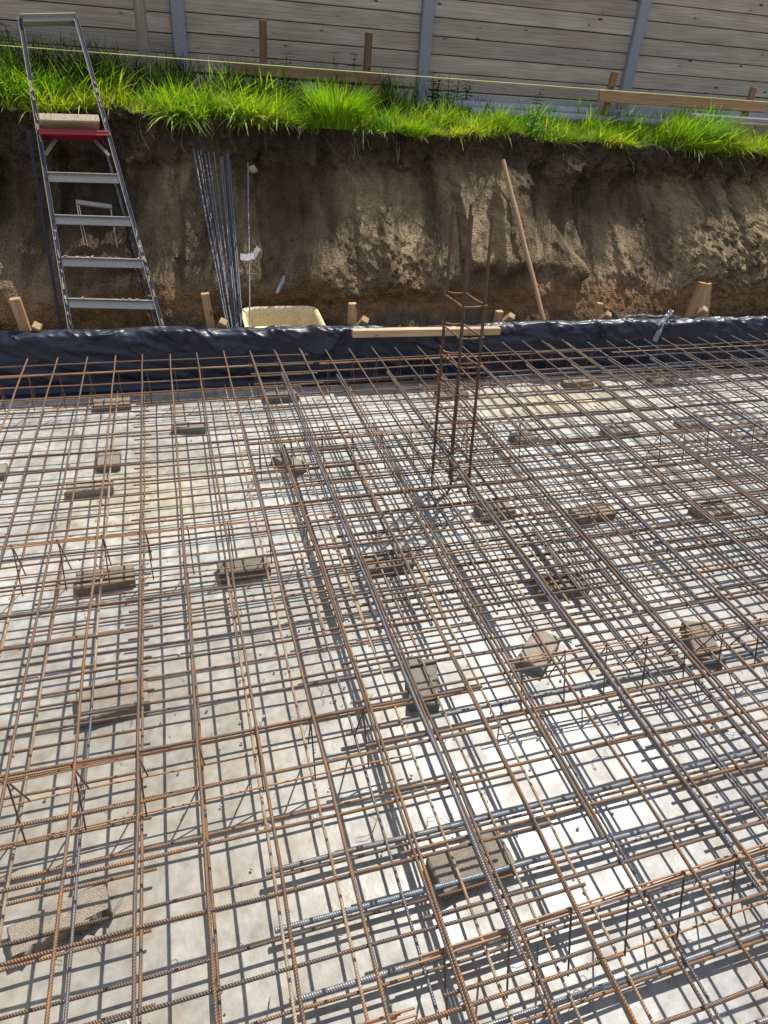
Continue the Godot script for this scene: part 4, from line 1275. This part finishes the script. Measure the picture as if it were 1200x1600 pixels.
func build_grass() -> void:
	var dn := fnl(201, 1.6, 3)
	var cn := fnl(202, 0.9, 3)
	var spots := []
	var k := 0
	while k < 142000:
		k += 1
		var x := rf(-3.2, 7.2)
		var d := pow(rng.randf(), 1.3) * 0.62 - 0.035
		var ey := edge_y(x)
		var z0 := bank_z(x, ey)
		var dens := 0.50 + 1.5 * dn.get_noise_2d(x, d * 2.0)
		if rng.randf() > clampf(dens, 0.06, 1.0): continue
		var y := lerpf(ey, 1.44, smoothstep(0.0, 0.8, maxf(d, 0)))
		var h := rf(0.055, 0.125) * (1.0 + (0.7 if rng.randf() < 0.22 else 0.0)) * (1.0 + 0.8 * dn.get_noise_2d(x * 1.4 + 30, d))
		if x < 0.9: h *= 1.3
		h *= 1.0 + 0.5 * bump(x, 0, 4.35, 0, 0.35, 1.0)
		if d < 0.03: h *= 0.75
		var turn := rf(0, TAU)
		# most blades bow a little towards the right and the light
		if rng.randf() < 0.5: turn = rf(-0.9, 0.9)
		var tilt := rf(0.0, 0.45)
		if d < 0.03 and rng.randf() < 0.25 + 1.2 * maxf(0.0, dn.get_noise_2d(x * 2.0, 90.0)):
			h *= 1.5
			turn = -PI / 2 + rf(-0.7, 0.7)
			tilt = rf(0.5, 1.3)
		var yel := clampf(0.46 + 1.1 * cn.get_noise_2d(x, d * 3) + rf(-0.25, 0.25), 0, 1)
		if d < 0.04: yel = minf(1.0, yel + 0.25)
		var col := lin(0.10, 0.33, 0.020).lerp(lin(0.42, 0.56, 0.045), yel) * rf(0.75, 1.1)
		if rng.randf() < (0.16 if d < 0.05 else 0.05): col = lin(0.46, 0.38, 0.19) * rf(0.6, 1.1)
		spots.append([Vector3(x, y - 0.01, z0 - d), h, turn, col, tilt, rf(0.8, 1.5)])
	meadow("ledge_grass", "sunlit bright green grass along the top of the bank", 3, spots)
	# sparse taller grass in the fence's shade; deeper shade is painted into its colour
	spots = []
	for i in 9000:
		var x := rf(-1.9, 5.2)
		var g := dn.get_noise_2d(x * 1.5 + 70, 4.0)
		var keep := 0.16 + 1.3 * g + 0.9 * (1.0 - smoothstep(-0.6, 1.7, x)) + 0.5 * bump(x, 0, 1.7, 0, 0.6, 1)
		if rng.randf() > keep: continue
		var z := rf(-6.12, -5.55)
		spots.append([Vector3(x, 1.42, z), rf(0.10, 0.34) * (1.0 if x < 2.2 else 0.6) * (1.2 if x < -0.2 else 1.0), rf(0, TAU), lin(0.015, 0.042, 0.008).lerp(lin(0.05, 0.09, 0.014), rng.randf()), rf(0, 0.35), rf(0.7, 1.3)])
	meadow("shade_grass", "tall grass painted dark, standing in the fence's shade", 2, spots)
	# longer pale roots that dangle from the turf
	var rb := MB.new()
	for i in 34:
		var x: float = [0.05, 0.12, 0.2, 0.42, 1.5, 1.62, 3.3][i % 7] + rng.randfn(0, 0.22)
		if i % 3 == 0: x = rf(-1.4, 5.4)
		var y := edge_y(x) - rf(0.02, 0.08)
		var p := PackedVector3Array()
		var dx := rf(-0.012, 0.012)
		for step_ in rng.randi_range(4, 9):
			p.append(Vector3(x, y, bank_z(x, y) + 0.012 + 0.004 * step_))
			x += dx + rf(-0.008, 0.008)
			y -= rf(0.012, 0.026)
		rb.tube(p, rf(0.0009, 0.0022), 5, lin(0.30, 0.24, 0.15) * rf(0.5, 1.2))
	tag(obj("hanging_roots", rb, M.plain, self), "pale roots dangling over the bank below the turf", "roots", "", "stuff")
	# dried roots that hang out of the turf
	spots = []
	for i in 5200:
		var x := rf(-1.7, 6.0)
		var y := edge_y(x) - absf(rng.randfn(0.0, 0.035))
		spots.append([Vector3(x, y, bank_z(x, y) + 0.002), rf(0.02, 0.09), -PI / 2 + rf(-1.0, 1.0), lin(0.20, 0.15, 0.075).lerp(lin(0.06, 0.045, 0.03), rng.randf()), rf(1.6, 2.8), rf(0.25, 0.6)])
	meadow("turf_roots", "fine dried roots and stalks hanging from the turf edge", 2, spots)
	# tufts that stand out
	var tufts := [
		[1.23, 0.02, 0.29, 800, 0.14, "large round tuft of long green grass overhanging the bank, left of the middle", 0.0],
		[0.66, 0.03, 0.20, 420, 0.11, "green grass tuft above the single thin rod", 0.0],
		[4.22, 0.10, 0.29, 700, 0.16, "tall grass tuft bending right under the right profile board", 0.75],
		[1.80, -0.01, 0.13, 260, 0.08, "small dark tuft hanging over the bank edge above the cage", 0.0],
		[0.10, 0.10, 0.18, 260, 0.12, "upright grass tuft right beside the ladder top", 0.1]]
	for q in tufts:
		var mb := MB.new()
		var ey := edge_y(q[0])
		var at := Vector3(q[0], ey, bank_z(q[0], ey) - q[1])
		for i in q[3]:
			var a := rf(0, TAU)
			var rr: float = q[4] * sqrt(rng.randf())
			var p := at + Vector3(cos(a) * rr * 1.25, -0.01, sin(a) * rr * 0.6)
			var h: float = q[2] * rf(0.55, 1.15)
			var out := Vector3(cos(a), 0, sin(a)) * h * rf(0.2, 0.85) + Vector3(q[6] * h * 0.7, 0, 0.1 * h)
			var yel := rng.randf()
			var col := lin(0.13, 0.36, 0.018).lerp(lin(0.36, 0.52, 0.03), yel) * rf(0.75, 1.1)
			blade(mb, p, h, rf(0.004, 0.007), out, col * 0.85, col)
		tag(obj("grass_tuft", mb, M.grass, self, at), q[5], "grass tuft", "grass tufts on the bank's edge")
	# broad-leaved weeds
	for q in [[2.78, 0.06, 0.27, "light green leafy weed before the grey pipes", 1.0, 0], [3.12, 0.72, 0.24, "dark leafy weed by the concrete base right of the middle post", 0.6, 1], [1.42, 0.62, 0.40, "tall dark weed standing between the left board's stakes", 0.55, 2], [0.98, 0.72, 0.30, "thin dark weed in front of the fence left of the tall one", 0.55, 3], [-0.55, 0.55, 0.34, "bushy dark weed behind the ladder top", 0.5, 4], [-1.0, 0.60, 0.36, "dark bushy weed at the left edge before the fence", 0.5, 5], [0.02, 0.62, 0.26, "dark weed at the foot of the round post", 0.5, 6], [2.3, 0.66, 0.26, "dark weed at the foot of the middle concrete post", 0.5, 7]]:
		var ey := edge_y(q[0])
		var at := Vector3(q[0], lerpf(ey, 1.44, smoothstep(0, 0.8, q[1])), bank_z(q[0], ey) - q[1])
		var t := thing("leafy_weed", q[3], "weed", at)
		var nst := 1 if q[5] < 2 else (3 if q[5] < 4 else 7)
		for s in nst:
			var off := Vector3(rf(-0.03, 0.03) * nst, 0, rf(-0.015, 0.015) * nst)
			var mb := MB.new()
			var hh: float = q[2] * rf(0.7, 1.0)
			var bend := Vector3(rf(-0.05, 0.05), 0, rf(-0.04, 0.04))
			mb.tube(PackedVector3Array([at + off, at + off + Vector3(0, hh * 0.5, 0) + bend * 0.3, at + off + Vector3(0, hh, 0) + bend]), [0.004, 0.003, 0.0015], 6, lin(0.12, 0.16, 0.05) * q[4])
			obj("stem", mb, M.grass, t)
			var lf := MB.new()
			for i in 9:
				var f := 0.15 + 0.85 * i / 8.0
				for e in 2:
					var a := i * 1.6 + e * PI + rf(-0.3, 0.3)
					var c := at + off + Vector3(0, hh * f, 0) + bend * f * f
					leaf(lf, c, Vector3(cos(a), rf(0.1, 0.5), sin(a)), (0.085 - 0.045 * f) * rf(0.8, 1.2), lin(0.12, 0.22, 0.035) * q[4] * rf(0.8, 1.2))
			obj("leaves", lf, M.grass, t)

func leaf(mb: MB, at: Vector3, dir: Vector3, l: float, col: Color) -> void:
	dir = dir.normalized()
	var side := dir.cross(Vector3.UP).normalized()
	var up := side.cross(dir)
	var prev := [at, at, at]
	for i in range(1, 5):
		var f := i / 4.0
		var w := l * 0.26 * sin(PI * pow(f, 0.75)) + 0.0005
		var c := at + dir * l * f - up * l * 0.25 * f * f
		var cur := [c - side * w + up * w * 0.35, c, c + side * w + up * w * 0.35]
		for k in 2:
			var nn: Vector3 = (prev[k + 1] - prev[k]).cross(cur[k] - prev[k])
			if nn.length() < 1e-9: nn = (cur[k + 1] - prev[k]).cross(cur[k] - prev[k])
			nn = nn.normalized()
			if nn.y < 0: nn = -nn
			mb.quad([prev[k], prev[k + 1], cur[k + 1], cur[k]], [Vector2(), Vector2(), Vector2(), Vector2()], nn, col)
		prev = cur

func build_crumbs() -> void:
	# broken mortar and grit scattered over the blinding
	var mb := MB.new()
	for i in 420:
		var c: Vector2 = [Vector2(0.21, -1.69), Vector2(0.95, -0.98), Vector2(0.07, -1.31), Vector2(-0.2, -2.5), Vector2(1.0, -2.3)][i % 5]
		var p := Vector3(c.x + rng.randfn(0, 0.5), 0, c.y + rng.randfn(0, 0.4))
		if p.z > 0.2 or p.z < -3.7: continue
		var r := rf(0.0015, 0.006)
		mb.box(Transform3D(Basis.from_euler(Vector3(rf(0, 3), rf(0, 3), rf(0, 3))), p + Vector3(0, r * 0.4, 0)), Vector3(r * rf(1, 2), r, r * rf(1, 2)), r * 0.3, lin(0.45, 0.42, 0.36) * rf(0.6, 1.2))
	tag(obj("mortar_crumbs", mb, M.plain, self), "small mortar crumbs and grit scattered over the concrete floor", "crumbs", "", "stuff")
	mb = MB.new()
	for i in 46:
		var p := Vector3(rf(-0.7, 2.4), 0.003, rf(-2.6, -0.5))
		var a := rf(0, TAU)
		var q := PackedVector3Array()
		for k in 6:
			q.append(p + Vector3(cos(a), 0, sin(a)) * 0.018 * k + Vector3(rf(-0.004, 0.004), 0.003 * absf(sin(k * 1.3)), rf(-0.004, 0.004)))
			a += rf(-0.5, 0.9)
		mb.tube(q, 0.0009, 4, lin(0.05, 0.035, 0.03))
	tag(obj("wire_offcuts", mb, M.wire, self), "dropped ends of binding wire lying on the concrete floor", "wire offcuts", "", "stuff")
	# clods fallen along the foot of the bank and stuck on its face
	mb = MB.new()
	for i in 1500:
		var x := rf(-1.5, 5.6)
		var y := rf(0.12, 1.2)
		var keep := 0.10 + 0.9 * bump(x, y, 4.5, 0.75, 0.7, 0.35) + 0.5 * bump(x, y, 1.15, 0.6, 0.35, 0.25) + 0.4 * bump(x, y, 0.1, 0.45, 0.2, 0.2)
		if rng.randf() > keep: continue
		var r := rf(0.004, 0.012) * (1.0 + 0.7 * bump(x, y, 4.5, 0.75, 0.7, 0.35))
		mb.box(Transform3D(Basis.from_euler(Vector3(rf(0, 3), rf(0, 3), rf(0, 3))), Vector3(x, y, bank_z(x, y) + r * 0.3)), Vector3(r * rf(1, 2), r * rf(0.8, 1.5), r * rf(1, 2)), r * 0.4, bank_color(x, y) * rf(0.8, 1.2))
	tag(obj("soil_clods", mb, M.soil, self), "small crumbly soil clods clinging to the bank", "clods", "", "stuff")

# ---------------------------------------------------------------- scene
func _ready() -> void:
	rng.seed = 20240611
	# camera, sky, sun, exposure
	var cam := Camera3D.new()
	cam.name = "camera"
	cam.position = Vector3(0, EYE, 0)
	cam.rotation_degrees = Vector3(-34.0, -18.75, 4.48)
	cam.fov = 75.14
	cam.near = 0.05
	cam.far = 900.0
	add_child(cam)
	cam.current = true
	var we := WorldEnvironment.new()
	we.name = "world_environment"
	var env := Environment.new()
	env.background_mode = Environment.BG_SKY
	var sky := Sky.new()
	var sm := ProceduralSkyMaterial.new()
	sm.sky_top_color = Color(0.60, 0.635, 0.705)
	sm.sky_horizon_color = Color(0.86, 0.88, 0.89)
	sm.sky_curve = 0.16
	sm.ground_bottom_color = Color(0.25, 0.24, 0.20)
	sm.ground_horizon_color = Color(0.55, 0.58, 0.58)
	sm.sun_angle_max = 8.0
	sky.sky_material = sm
	env.sky = sky
	env.ambient_light_source = Environment.AMBIENT_SOURCE_SKY
	env.background_energy_multiplier = 1.2
	env.tonemap_mode = Environment.TONE_MAPPER_LINEAR
	env.tonemap_exposure = 1.43
	env.sdfgi_enabled = true
	env.ssao_enabled = true
	env.ssil_enabled = true
	we.environment = env
	add_child(we)
	var sun := DirectionalLight3D.new()
	sun.name = "sun"
	sun.light_energy = 1.5
	sun.light_color = Color(1.0, 0.98, 0.945)
	sun.light_angular_distance = 0.5
	sun.shadow_enabled = true
	add_child(sun)
	sun.look_at_from_position(Vector3(0.42, 1.0, -0.50) * 10.0, Vector3.ZERO)
	make_materials()
	build_ground()
	build_fence()
	build_film()
	build_steel()
	build_cage()
	build_blocks()
	build_ladder()
	build_leaning()
	build_grass()
	build_crumbs()
